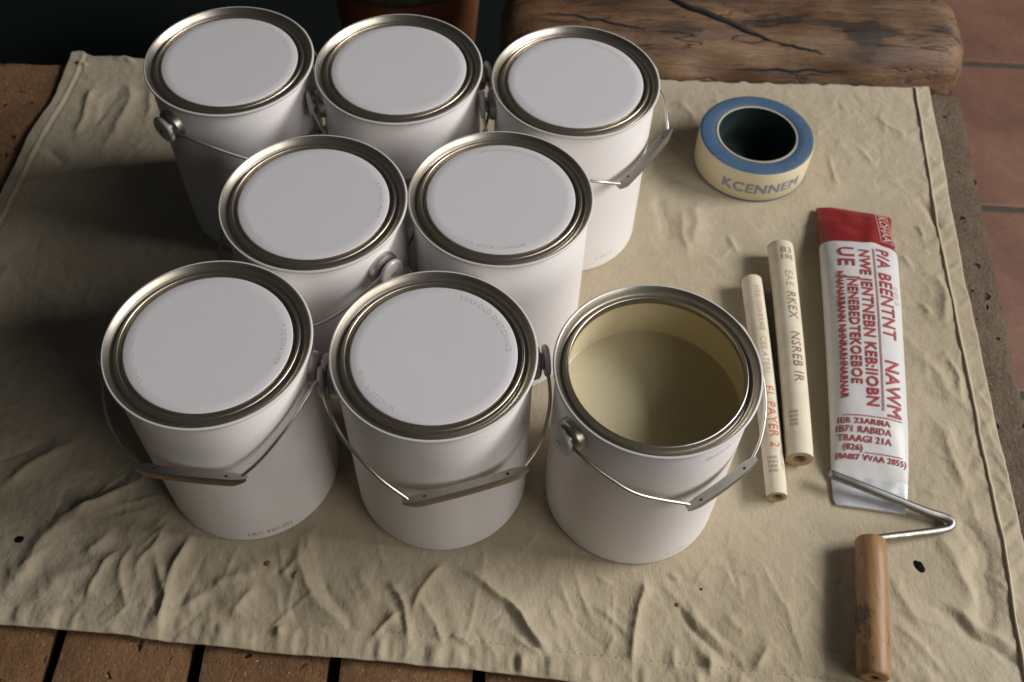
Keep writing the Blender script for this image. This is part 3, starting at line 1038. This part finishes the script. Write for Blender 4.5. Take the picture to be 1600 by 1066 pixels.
def lit(lst):
    return [polar(*q) for q in lst]
def make_can(key, label, ears, bail, gripi, tilt, texts=(), side=(), open_=False, drop=0.030):
    cx, cy = CANS[key]
    root = empty('paint_can', (cx, cy, 0), label, 'paint can', 'white gallon paint cans on the drop cloth')
    body = [(0.0, 0.0022), (0.0780, 0.0022), (0.0800, 0.0006), (0.0812, 0.0004), (0.0820, 0.0016), (RB, 0.004), (RB, 0.05), (RB, 0.10), (RB, 0.15), (RB, HC - 0.0075), (0.0818, HC - 0.0060), (0.0811, HC - 0.0050)]
    if open_:
        body += [(0.0806, HC - 0.0075), (0.0806, 0.05), (0.0806, 0.004), (0.0, 0.004)]
    lathe('body', body, M_WHITE if not open_ else M_OPENBODY, root, 128)
    if open_:
        lathe('bead', BEAD_PROF, M_BEAD, lathe('rim', OPEN_PROF, M_TIN, root, 128), 128)
        # paint-coated lining of the can
        lathe('lining', [(0.0729, HC - 0.0112), (0.0790, HC - 0.0125), (0.0800, HC - 0.0150), (0.0801, 0.06), (0.0800, 0.010), (0.0, 0.008)], M_LINING, root, 128)
    else:
        lathe('bead', BEAD_PROF, M_BEAD, lathe('rim', RIM_PROF, M_TIN, root, 128), 128)
        lid = lathe('lid', LID_PROF, M_TIN, root, 128)
        lathe('lid_panel', [(0.0689, HC - 0.0043), (0.0686, HC - 0.0033), (0.0678, HC - 0.0029), (0.0600, HC - 0.0029), (0.03, HC - 0.0030), (0.0001, HC - 0.0031)], M_LID, lid, 128)
        for (s, az, inward, sz) in texts:
            text_obj('embossed_text', s, sz, on_lid(0.0615, R(az), HC - 0.00295, inward), M_EMB, lid, extrude=0.00018, spacing=1.25, res=2)
    for (s, az, z, sz, mt) in side:
        text_obj('printed_code', s, sz, bent(RB + 0.0003, R(az), z), mt, root, spacing=1.2, res=2, maxedge=0.004)
    for a in ears:
        ear(root, a, drop)
    P = lit(bail)
    path = []
    for seg_ in (P[:gripi + 1], P[gripi + 1:]):
        path += catmull(seg_, 9)
    tube('bail_wire', path, 0.0015, M_GALV, root, 10)
    grip(root, P[gripi], P[gripi + 1], tilt)
    return root

M_BEAD = make_white('worn_white_bead', (0.66, 0.63, 0.61), 0.35)
# cream paint: lining and liquid
m, nt, b = mat('cream_paint_lining', (0.72, 0.62, 0.36), 0.45)
n1 = tnoise(nt, coords(nt, (1, 1, 0.4)), 16, 4)
nt.links.new(ramp(nt, n1, [(0.3, (0.68, 0.58, 0.37)), (0.7, (0.73, 0.64, 0.43))]), b.inputs['Base Color'])
M_LINING = m
m, nt, b = mat('cream_liquid_paint', (0.54, 0.49, 0.345), 0.30)
n1 = tnoise(nt, coords(nt), 10, 3)
bump(nt, b, n1, 0.08, 0.002)
M_PAINT = m
m = M_WHITE.copy()
m.name = 'white_can_paint_open_can'
M_OPENBODY = m

Gt = R(2)
make_can('A', 'closed white paint can, back row left, ear and wire showing on its left', (233, 53),
         [(233, .0905, -.030), (240, .0935, -.0270), (249.6, .094, -.0265), (265.5, .093, -.0350), (284.9, .094, -.0513), (302, .097, -.066), (344, .098, -.066), (10, .096, -.052), (35, .0935, -.034), (53, .0905, -.030)], 5, Gt,
         [('VERVOLD DIETCHING', 35, False, 0.0048)])
make_can('B', 'closed white paint can, middle of the back row in front of the clay pot', (197, 17),
         [(197, .0905, -.030), (205, .0935, -.030), (225, .094, -.044), (247, .096, -.060), (262, .098, -.068), (312, .098, -.068), (330, .096, -.060), (350, .094, -.044), (10, .0935, -.031), (17, .0905, -.030)], 4, Gt)
make_can('C', 'closed white paint can, back row right, grip hanging out toward the blue tape', (186, 30),
         [(186, .0905, -.030), (191, .0945, -.033), (210, .096, -.043), (245, .096, -.049), (281.3, .096, -.0493), (300.3, .098, -.062), (349, .1009, -.0500), (357, .098, -.043), (12, .0955, -.035), (30, .0905, -.030)], 5, R(8),
         [('VEN-LORRORIYICR-', 50, False, 0.0048), ('DIETCHING', 215, True, 0.0045)],
         [('K DIC 9', 303, 0.018, 0.0055, M_PINKPRINT)])
make_can('D', 'closed white paint can, left of the middle pair, large ear at front right', (322, 142),
         [(142, .0905, -.030), (150, .0935, -.030), (170, .094, -.044), (192, .097, -.062), (235, .098, -.070), (254, .097, -.070), (272.8, .095, -.0647), (289, .094, -.0500), (305, .0935, -.034), (317, .0935, -.0265), (322, .0905, -.030)], 3, Gt,
         [('K.PROAD.MARY', 5, False, 0.0052), ('DEEWOLD MI', 215, True, 0.0048)])
make_can('E', 'closed white paint can, right of the middle pair, no ear showing', (254, 74),
         [(74, .0905, -.036), (80, .0935, -.036), (100, .094, -.048), (123, .095, -.064), (140, .095, -.069), (188, .095, -.069), (203, .0945, -.064), (228, .094, -.050), (248, .0935, -.038), (254, .0905, -.036)], 4, Gt,
         [('JAN-JOHNDRIYACONDALY', 78, False, 0.0048), ('VIVA-NEXWZE-DIALIV', 265, True, 0.0050)], drop=0.036)
make_can('F', 'closed white paint can, front row left, red code printed near its base', (357, 177),
         [(177, .0905, -.030), (186, .0935, -.032), (205, .097, -.046), (222, .099, -.058), (239, .0995, -.0635), (288.6, .098, -.062), (301.8, .094, -.0499), (319.6, .092, -.0319), (340.3, .093, -.0190), (352, .0935, -.0250), (357, .0905, -.030)], 4, Gt,
         [('* SCOMAUMA', 0, False, 0.0056), ('WILCON-GRAD', 202, True, 0.0055)],
         [('LR/I 9DI-M1', 292, 0.0125, 0.0072, M_REDPRINT)])
make_can('G', 'closed white paint can, middle of the front row, metal grip tilted across its front', (189, 9),
         [(189, .0905, -.030), (196, .0945, -.026), (209.9, .0945, -.0235), (224.2, .095, -.0374), (245.1, .098, -.053), (261.3, .102, -.0700), (317.6, .102, -.0713), (333, .101, -.066), (350, .099, -.052), (2, .0955, -.036), (9, .0905, -.030)], 5, R(4),
         [('VERVOLD DIETCHING', 38, False, 0.0062), ('BVL NIETCHIN', 222, True, 0.0060)])
make_can('H', 'open paint can without lid, front row right, filled with cream paint', (216, 36),
         [(216, .0905, -.030), (222, .0935, -.0250), (230.9, .094, -.0258), (244.9, .093, -.0352), (262, .094, -.0467), (289, .097, -.0640), (325, .0985, -.0540), (338, .097, -.046), (355, .095, -.037), (15, .0945, -.031), (36, .0905, -.030)], 5, R(18),
         (), [('ZEWOZA 2 IVA', 312, HC - 0.022, 0.0055, M_GREYPRINT), ('K LANDS', 300, 0.012, 0.0045, M_GREYPRINT)], open_=True)
hx, hy = CANS['H']
pd = HC - 0.061
paint = lathe('paint', [(0.07985, -0.02), (0.0800, 0.0008), (0.0796, 0.0004), (0.0785, 0.0001), (0.076, 0), (0.05, 0), (0.02, 0), (0.0001, 0)], M_PAINT, None, 96)
paint.location = (hx, hy, pd)
tag(paint, 'cream paint half filling the open can', 'paint')

# ------------------------------------------------------------------ masking tape roll
m, nt, b = mat('blue_tape_edge', (0.13, 0.25, 0.46), 0.65)
v = coords(nt)
n1 = tnoise(nt, v, 30, 5, 0.7)
# fine rings of the wound layers
sepx = N(nt, 'ShaderNodeSeparateXYZ')
nt.links.new(v, sepx.inputs[0])
rr_ = math_(nt, 'SQRT', math_(nt, 'ADD', math_(nt, 'POWER', sepx.outputs[0], 2), math_(nt, 'POWER', sepx.outputs[1], 2)))
rings = math_(nt, 'SINE', math_(nt, 'MULTIPLY', rr_, 9000))
c = ramp(nt, n1, [(0.3, (0.044, 0.098, 0.185)), (0.7, (0.068, 0.130, 0.225))])
c = mix(nt, ramp(nt, tnoise(nt, v, 130, 5, 0.75), [(0.55, g3(0)), (0.75, g3(0.35))]), c, (0.25, 0.27, 0.31))
nt.links.new(c, b.inputs['Base Color'])
bump(nt, b, rings, 0.25, 0.0003)
M_TBLUE = m
m, nt, b = mat('cream_tape_face', (0.66, 0.58, 0.36), 0.5)
n1 = tnoise(nt, coords(nt), 20, 4)
nt.links.new(ramp(nt, n1, [(0.3, (0.62, 0.53, 0.32)), (0.7, (0.70, 0.62, 0.41))]), b.inputs['Base Color'])
M_TCREAM = m
M_CORESHADE = mat('dark_teal_core_shade', (0.010, 0.020, 0.021), 0.7, 0, 0.2)[0]  # teal lining, blackened to paint in the shade of the hole
M_CORE = mat('pale_card_core', (0.50, 0.44, 0.32), 0.8)[0]
M_TPRINT = mat('blue_grey_print', (0.22, 0.25, 0.32), 0.7)[0]
TH = 0.045
tape = empty('tape_roll', (0.2866, 0.9235, 0.0008), 'roll of blue edged masking tape standing right of the back row', 'tape roll')
RO, RI = 0.0688, 0.0490
lathe('tape_layers', [(RI, 0.001), (RO - 0.001, 0.001), (RO, 0.0022), (RO + 0.0002, 0.02), (RO, TH - 0.0018), (RO - 0.0008, TH - 0.0006)], M_TCREAM, tape, 128)
lathe('blue_edge', [(RO - 0.0006, TH - 0.0010), (RO - 0.0012, TH - 0.0002), (RO - 0.004, TH + 0.0002), (0.058, TH + 0.0004), (RI + 0.001, TH + 0.0002), (RI - 0.0002, TH - 0.0006)], M_TBLUE, tape, 128)
lathe('blue_edge', [(RI, 0.0004), (RO - 0.0008, 0.0004), (RO + 0.0001, 0.0008), (RO + 0.0003, 0.0020), (RO + 0.0001, 0.0024)], M_TBLUE, tape, 128)
lathe('core', [(RI - 0.0001, 0.0003), (RI - 0.0001, TH - 0.0008), (RI - 0.0004, TH + 0.0008), (RI - 0.0020, TH + 0.0009), (RI - 0.0026, TH + 0.0004)], M_CORE, tape, 96)
lathe('core_shade_cup', [(RI - 0.0026, TH + 0.0004), (RI - 0.0028, TH - 0.002), (RI - 0.0030, 0.004), (RI - 0.005, 0.0022), (0.0001, 0.0020)], M_CORESHADE, tape, 96)  # closed base added to keep the hole dark, covers the lit cloth
text_obj('printed_name', 'KCENNEM', 0.0200, bent(RO + 0.0004, R(273), TH * 0.45), M_TPRINT, tape, spacing=1.10, maxedge=0.010, thick=0.0005)

# ------------------------------------------------------------------ two rolled paper tubes
m, nt, b = mat('cream_paper', (0.68, 0.61, 0.47), 0.75)
n1 = tnoise(nt, coords(nt), 40, 4)
c = ramp(nt, n1, [(0.3, (0.60, 0.53, 0.39)), (0.7, (0.71, 0.65, 0.52))])
nt.links.new(c, b.inputs['Base Color'])
bump(nt, b, tnoise(nt, coords(nt), 240, 4), 0.2, 0.0006)
M_PAPER = m
M_PAPERCUT = mat('brown_cut_card', (0.42, 0.30, 0.17), 0.85)[0]
M_BROWNPRINT = mat('brown_print', (0.27, 0.17, 0.115), 0.8)[0]
M_ORANGEPRINT = mat('orange_print', (0.55, 0.16, 0.07), 0.8)[0]
M_FAINTPRINT = mat('faint_tan_print', (0.47, 0.35, 0.26), 0.8)[0]
def paper_tube(p_far, p_near, rad0, rad1, hole, label, prints):
    a, b_ = Vector(p_far), Vector(p_near)
    root = empty('paper_tube', (b_.x, b_.y, 0.0), label, 'paper tube', 'rolled printed tubes beside the open can')
    ax = (a - b_)
    Lt = ax.length
    ax.normalize()
    side = ax.cross(Vector((0, 0, 1))).normalized()      # to the right
    upv = side.cross(ax)
    base = Vector((0, 0, 0.0010))
    def pos(t, ang, rad):
        rr = rad1 + (rad0 - rad1) * t
        c0 = base + ax * (t * Lt) + Vector((0, 0, rr))
        bend = 0.0012 * math.sin(math.pi * t)
        return c0 + side * (math.cos(ang) * rad * rr + bend) + upv * (math.sin(ang) * rad * rr)
    seg, nl = 56, 24
    flap = R(128)
    vs_, fs = [], []
    for i in range(nl + 1):
        t = i / nl
        for k in range(seg + 1):
            a_ = flap - 2 * math.pi * k / seg
            rr = 1.0 - 0.07 * (k / seg) ** 3 + 0.006 * noise.noise((t * 6, k * 0.1, rad0 * 900))
            e_ = min(t, 1 - t) * Lt
            if e_ < 0.0005:
                rr *= 0.975
            vs_.append(pos(t, a_, rr))
    for i in range(nl):
        for k in range(seg):
            fs.append((i * (seg + 1) + k, i * (seg + 1) + k + 1, (i + 1) * (seg + 1) + k + 1, (i + 1) * (seg + 1) + k))
        fs.append((i * (seg + 1) + seg, i * (seg + 1), (i + 1) * (seg + 1), (i + 1) * (seg + 1) + seg))
    w_ = sharp(mesh_obj('paper_wrap', vs_, fs, M_PAPER, root), 40)
    # cut ends and bore
    for (t, sg) in ((0.0, -1), (1.0, 1)):
        ringv, rf = [], []
        for (rr, dz) in ((0.985, 0.0), (0.90, 0.0004), (hole + 0.06, 0.0004), (hole, -0.0004), (hole * 0.98, -0.03)):
            for k in range(40):
                ringv.append(pos(t, 2 * math.pi * k / 40, rr) + ax * (sg * dz))
        for i in range(4):
            for k in range(40):
                k2 = (k + 1) % 40
                rf.append((i * 40 + k, i * 40 + k2, (i + 1) * 40 + k2, (i + 1) * 40 + k))
        rf.append(tuple(4 * 40 + k for k in range(40)))
        sharp(mesh_obj('cut_end', ringv, rf, M_PAPERCUT, root), 40)
    for (s, tpos, ang, sz, mt, mode) in prints:
        rr = rad1 + (rad0 - rad1) * tpos
        def fn(x, y, zz, tpos=tpos, ang=ang, rr=rr, mode=mode):
            if mode == 'down':        # reads toward the near end, letter tops to the right
                al, ac = -x, y
            else:                     # reads across the tube
                al, ac = y, x
            return pos(tpos + al / Lt, R(ang) - ac / rr, 1.022)
        text_obj('printed_text', s, sz, fn, mt, root, spacing=1.1, bold=0.0001, maxedge=0.004, res=2)
    return root
grid = 'HHB\nBHH\nHBB\nBHB'
paper_tube((0.2645, 0.7225, 0), (0.2602, 0.4553, 0), 0.0116, 0.0103, 0.55, 'thin cream paper tube with orange lettering, nearest the open can',
           [('EL PAYER 2', 0.32, 84, 0.0135, M_ORANGEPRINT, 'down'), ('CEE.ATERI', 0.60, 82, 0.0095, M_FAINTPRINT, 'down'), (grid, 0.115, 108, 0.0048, M_FAINTPRINT, 'across'), ('TANNEN', 0.14, 50, 0.0055, M_FAINTPRINT, 'down'),
            ('HBBIIEEMBRMB', 0.83, 80, 0.0085, M_FAINTPRINT, 'down')])
paper_tube((0.3022, 0.7700, 0), (0.2869, 0.4959, 0), 0.0145, 0.0137, 0.50, 'thicker cream paper tube with brown lettering, beside the red and white caulk tube',
           [('B3', 0.945, 80, 0.0120, M_BROWNPRINT, 'across'), ('10E', 0.91, 80, 0.0100, M_BROWNPRINT, 'across'), ('EAE', 0.80, 80, 0.0125, M_FAINTPRINT, 'down'), ('RKEX', 0.665, 80, 0.0140, M_BROWNPRINT, 'down'),
            ('NSREB IR', 0.42, 80, 0.0145, M_BROWNPRINT, 'down'), (grid, 0.145, 118, 0.0048, M_FAINTPRINT, 'across')])

# ------------------------------------------------------------------ caulk tube (red cap end, white foil body, silver crimp)
m, nt, b = mat('white_foil_tube', (0.60, 0.59, 0.58), 0.45)
n1 = tnoise(nt, coords(nt), 26, 4)
bump(nt, b, n1, 0.25, 0.002)
M_FOIL = m
m, nt, b = mat('red_tube_end', (0.36, 0.022, 0.025), 0.42)
n1 = tnoise(nt, coords(nt), 60, 5, 0.7)
nt.links.new(ramp(nt, n1, [(0.3, (0.20, 0.014, 0.016)), (0.75, (0.30, 0.028, 0.028))]), b.inputs['Base Color'])
bump(nt, b, n1, 0.3, 0.0015)
M_RED = m
m, nt, b = mat('silver_crimp', (0.60, 0.61, 0.64), 0.42, 0.35)
bump(nt, b, tnoise(nt, coords(nt), 70, 4), 0.3, 0.001)
M_SILVER = m
M_REDINK = mat('red_ink', (0.33, 0.045, 0.045), 0.6)[0]
M_PALEINK = mat('pale_pink_ink', (0.62, 0.36, 0.36), 0.6)[0]
ck = empty('caulk_tube', (0.374, 0.645, 0), 'white caulk tube with red end and red lettering, right of the paper tubes', 'caulk tube')
TA, TB = Vector((0.4000, 0.8375, 0)), Vector((0.3525, 0.4500, 0))
tax = (TB - TA)
TL = tax.length
tax.normalize()
tright = Vector((-tax.y, tax.x, 0))                 # to the viewer's right
if tright.x < 0:
    tright = -tright
def half_w(d):
    return float(np.interp(d, [0, 0.004, 0.066, 0.072, 0.20, 0.345, 0.360, 0.3625, 0.385, 0.3905], [0.0430, 0.0438, 0.0432, 0.0436, 0.0405, 0.0378, 0.0372, 0.0366, 0.0350, 0.0325]))
def height(d):
    return float(np.interp(d, [0, 0.006, 0.03, 0.066, 0.085, 0.15, 0.24, 0.31, 0.345, 0.360, 0.366, 0.3905], [0.007, 0.010, 0.018, 0.0265, 0.030, 0.033, 0.031, 0.026, 0.015, 0.0075, 0.0035, 0.0028]))
def topz(d, s):
    """height of the upper skin at distance d along the tube and offset s across"""
    hw, hh = half_w(d), height(d)
    q = min(1.0, abs(s) / hw)
    z = hh * (0.42 + 0.58 * (1 - q ** 2.6) ** (1 / 2.2))
    if d > 0.07 and d < 0.345:
        z += 0.0006 * noise.noise((d * 40, s * 55, 3)) + 0.0003 * noise.noise((d * 120, s * 140, 7))
    elif d <= 0.07:
        z += 0.0012 * noise.noise((d * 50, s * 60, 5)) + 0.0022 * math.exp(-((s - 0.018 + d * 0.1) / 0.008) ** 2) * (1 if d > 0.01 else 0.4)
    else:
        z += 0.0008 * noise.noise((d * 60, s * 70, 9))
    return z
def tube_pt(d, s, z):
    return TA + tax * d + tright * s + Vector((0, 0, z + 0.0012)) - ck.location
def tube_skin(name, d0, d1, nd, material, over=0.0, notch=None):
    ns_ = 36
    vs_, fs = [], []
    for i in range(nd + 1):
        d = d0 + (d1 - d0) * i / nd
        hw, hh = half_w(d) + over, height(d)
        row = []
        for k in range(ns_ + 1):
            th = math.pi * k / ns_
            s = -math.cos(th) * hw * 0.9999
            sk_ = s
            if notch:
                s, dd = notch(d, s, hw)
            else:
                dd = d
            row.append(tube_pt(dd, s, topz(d, sk_) + over))
        for k in range(1, ns_):
            th = math.pi * k / ns_
            s = math.cos(th) * hw
            if notch:
                s, dd = notch(d, s, hw)
            else:
                dd = d
            row.append(tube_pt(dd, s, hh * 0.42 * (1 - math.sin(th) ** 0.6) - over * 0.5))
        vs_ += row
    nr = 2 * ns_
    for i in range(nd):
        for k in range(nr):
            k2 = (k + 1) % nr
            fs.append((i * nr + k, i * nr + k2, (i + 1) * nr + k2, (i + 1) * nr + k))
    fs.append(tuple(reversed(range(nr))))
    fs.append(tuple(nd * nr + k for k in range(nr)))
    o = mesh_obj(name, vs_, fs, material, ck)
    bm = bmesh.new(); bm.from_mesh(o.data); bmesh.ops.recalc_face_normals(bm, faces=bm.faces[:]); bm.to_mesh(o.data); bm.free()
    return sharp(o, 55)
tube_skin('foil_body', 0.060, 0.3615, 90, M_FOIL)
def rn(d, s, hw):
    # the right side of the red end curls in; the far end waves slightly
    q = max(0.0, s / hw)
    s2 = s - 0.0030 * q ** 4 * math.sin(math.pi * min(1, d / 0.066))
    return s2, d + 0.0015 * math.sin(s * 60) * max(0, 1 - d / 0.02)
tube_skin('red_end', 0.0, 0.0665, 24, M_RED, 0.0006, rn)
cr = tube_skin('crimp', 0.3600, 0.3905, 10, M_SILVER, 0.0004)
def ontube(d0, s0, mode):
    def fn(x, y, zz):
        if mode == 'down':
            d, s = d0 + x, s0 + y
        else:
            d, s = d0 - y, s0 + x
        return tube_pt(d, s, topz(d, s) + 0.0006 + zz)
    return fn
fb_ = [o for o in ck.children if o.name.startswith('foil_body')][0]
rb_ = [o for o in ck.children if o.name.startswith('red_end')][0]
tk = dict(maxedge=0.005, res=2)
text_obj('printed_text', 'P/A BEENTNT', 0.0200, ontube(0.138, 0.0212, 'down'), M_REDINK, fb_, spacing=1.06, thick=0.00035, **tk)
text_obj('printed_text', 'NAWM', 0.0205, ontube(0.264, 0.0212, 'down'), M_REDINK, fb_, spacing=1.06, thick=0.0004, **tk)
text_obj('printed_text', 'NWE JENTNEBN KEB:IIOBN', 0.0165, ontube(0.184, 0.0000, 'down'), M_REDINK, fb_, spacing=1.04, thick=0.0004, **tk)
text_obj('printed_text', 'UE', 0.0240, ontube(0.092, -0.0200, 'down'), M_REDINK, fb_, spacing=1.1, thick=0.0004, **tk)
text_obj('printed_text', 'JNENEBEDTEKOEBOE', 0.0145, ontube(0.193, -0.0150, 'down'), M_REDINK, fb_, spacing=1.02, thick=0.0003, **tk)
text_obj('printed_text', 'NNANARBANN NHNRARHNARNAR', 0.0100, ontube(0.198, -0.0275, 'down'), M_REDINK, fb_, spacing=1.02, thick=0.00035, **tk)
text_obj('printed_text', 'O EO O', 0.0075, ontube(0.14, 0.0330, 'down'), M_PALEINK, fb_, **tk)
for row, (s, d0, s0, sz) in enumerate((('IER 23AR8IA', 0.3065, -0.0090, 0.0090), ('IB71 RABIDA', 0.3155, -0.0090, 0.0090), ('TRAAGI 21A', 0.3245, -0.0080, 0.0090), ('(826)', 0.3330, -0.0190, 0.0085), ('(8A8I7 VVAA 2855)', 0.3425, -0.0005, 0.0080))):
    text_obj('printed_text', s, sz, ontube(d0, s0, 'across'), M_REDINK, fb_, spacing=1.08, thick=0.00016, **tk)
def rule(name, d0, s0, d1, s1, wd, parent, material):
    n = 40
    vs_, fs = [], []
    a, b_ = Vector((d0, s0)), Vector((d1, s1))
    dr = (b_ - a).normalized()
    nr = Vector((-dr.y, dr.x)) * wd / 2
    for i in range(n + 1):
        p = a + (b_ - a) * i / n
        for sg in (-1, 1):
            q = p + nr * sg
            vs_.append(tube_pt(q.x, q.y, topz(q.x, q.y) + (0.0009 if parent is fb_ else 0.0014)))
    fs = [(2 * i, 2 * i + 1, 2 * i + 3, 2 * i + 2) for i in range(n)]
    return mesh_obj(name, vs_, fs, material, parent)
rule('printed_rule', 0.076, 0.0115, 0.292, 0.0105, 0.0011, fb_, M_REDINK)
rule('printed_rule', 0.3000, -0.030, 0.3000, 0.030, 0.0008, fb_, M_REDINK)
rule('printed_rule', 0.3372, -0.008, 0.3372, 0.030, 0.0007, fb_, M_REDINK)
for a_, b_ in (((0.006, 0.0225), (0.060, 0.0225)), ((0.006, 0.0365), (0.060, 0.0365)), ((0.006, 0.0225), (0.006, 0.0365)), ((0.060, 0.0225), (0.060, 0.0365))):
    rule('badge_line', *a_, *b_, 0.0008, rb_, M_PALEINK)
def onred(d0, s0):
    def fn(x, y, zz):
        return tube_pt(d0 + x, s0 + y, topz(d0 + x, s0 + y) + 0.0015)
    return fn
text_obj('badge_text', 'KOHAA', 0.0145, onred(0.033, 0.0295), M_PALEINK, rb_, bold=0.0002, **tk)

# ------------------------------------------------------------------ paint roller frame with wooden handle
m, nt, b = mat('scorched_handle_wood', (0.36, 0.20, 0.09), 0.5)
v = coords(nt)
st = coords(nt, (1, 0.10, 1), rot=(0, 0, R(-8.6)))
n1 = tnoise(nt, st, 120, 6, 0.7)
c = ramp(nt, n1, [(0.28, (0.16, 0.080, 0.030)), (0.5, (0.30, 0.165, 0.066)), (0.75, (0.40, 0.24, 0.105))])
sc_ = tnoise(nt, coords(nt, (1, 0.55, 1), rot=(0, 0, R(-8.6))), 46, 5, 0.7)
c = mix(nt, ramp(nt, sc_, [(0.55, g3(0)), (0.63, g3(0.85))]), c, (0.05, 0.028, 0.016))
nt.links.new(c, b.inputs['Base Color'])
bump(nt, b, n1, 0.25, 0.001)
M_HANDLE = m
m, nt, b = mat('worn_steel_rod', (0.40, 0.39, 0.37), 0.38, 1.0)
n1 = tnoise(nt, coords(nt), 90, 5, 0.7)
nt.links.new(ramp(nt, n1, [(0.3, (0.25, 0.23, 0.20)), (0.7, (0.48, 0.47, 0.45))]), b.inputs['Base Color'])
nt.links.new(ramp(nt, n1, [(0.3, g3(0.55)), (0.7, g3(0.34))]), b.inputs['Roughness'])
M_ROD = m
H0, H1 = Vector((0.3418, 0.4125, 0.0160)), Vector((0.3215, 0.2825, 0.0155))
rf_ = empty('paint_roller_frame', (0.342, 0.41, 0.0), 'bare paint roller frame with bent steel rod and worn wooden handle, front right', 'roller frame')
def loc_(p):
    return Vector(p) - rf_.location
rod_pts = [at(1301, 741, 0.0165), at(1306, 744, 0.0170), at(1350, 761, 0.0160), at(1400, 781, 0.0125), at(1445, 799, 0.0090), at(1473, 808, 0.0070), at(1486, 815, 0.0065), at(1484, 824, 0.0068), at(1466, 829, 0.0078),
           at(1420, 835, 0.0105), at(1372, 841, 0.0145), at(1358, 845, 0.0158), H0 + (H1 - H0) * 0.15]
path = catmull([loc_(p) for p in rod_pts], 10)
tube('steel_rod', path, [0.0044 - 0.0008 * min(1, max(0, (i - 55) / 20)) for i in range(len(path))], M_ROD, rf_, 14)
hax = (H1 - H0)
HL = hax.length
hax.normalize()
hs_ = hax.cross(Vector((0, 0, 1))).normalized()
hu = hs_.cross(hax)
prof = [(0, 0.004), (0.0, 0.0105), (0.0008, 0.0128), (0.0030, 0.0140), (0.02, 0.0143), (0.06, 0.0146), (0.10, 0.0146), (HL - 0.004, 0.0144), (HL - 0.0012, 0.0136), (HL, 0.0122), (HL + 0.0002, 0.0060), (HL - 0.0010, 0.0046), (HL - 0.012, 0.0044), (HL - 0.012, 0.0)]
vs_, fs = [], []
hseg = 40
for (d, r_) in prof:
    for k in range(hseg):
        a = 2 * math.pi * k / hseg
        rr = r_ * (1 + 0.012 * noise.noise((d * 30, math.cos(a) * 1.5, math.sin(a) * 1.5)))
        vs_.append(loc_(H0 + hax * d + hs_ * (rr * math.cos(a)) + hu * (rr * math.sin(a))))
for i in range(len(prof) - 1):
    for k in range(hseg):
        k2 = (k + 1) % hseg
        fs.append((i * hseg + k, i * hseg + k2, (i + 1) * hseg + k2, (i + 1) * hseg + k))
fs.append(tuple(range(hseg)))
ho = mesh_obj('wooden_handle', vs_, fs, M_HANDLE, rf_)
bm = bmesh.new(); bm.from_mesh(ho.data); bmesh.ops.recalc_face_normals(bm, faces=bm.faces[:]); bm.to_mesh(ho.data); bm.free()
sharp(ho, 45)
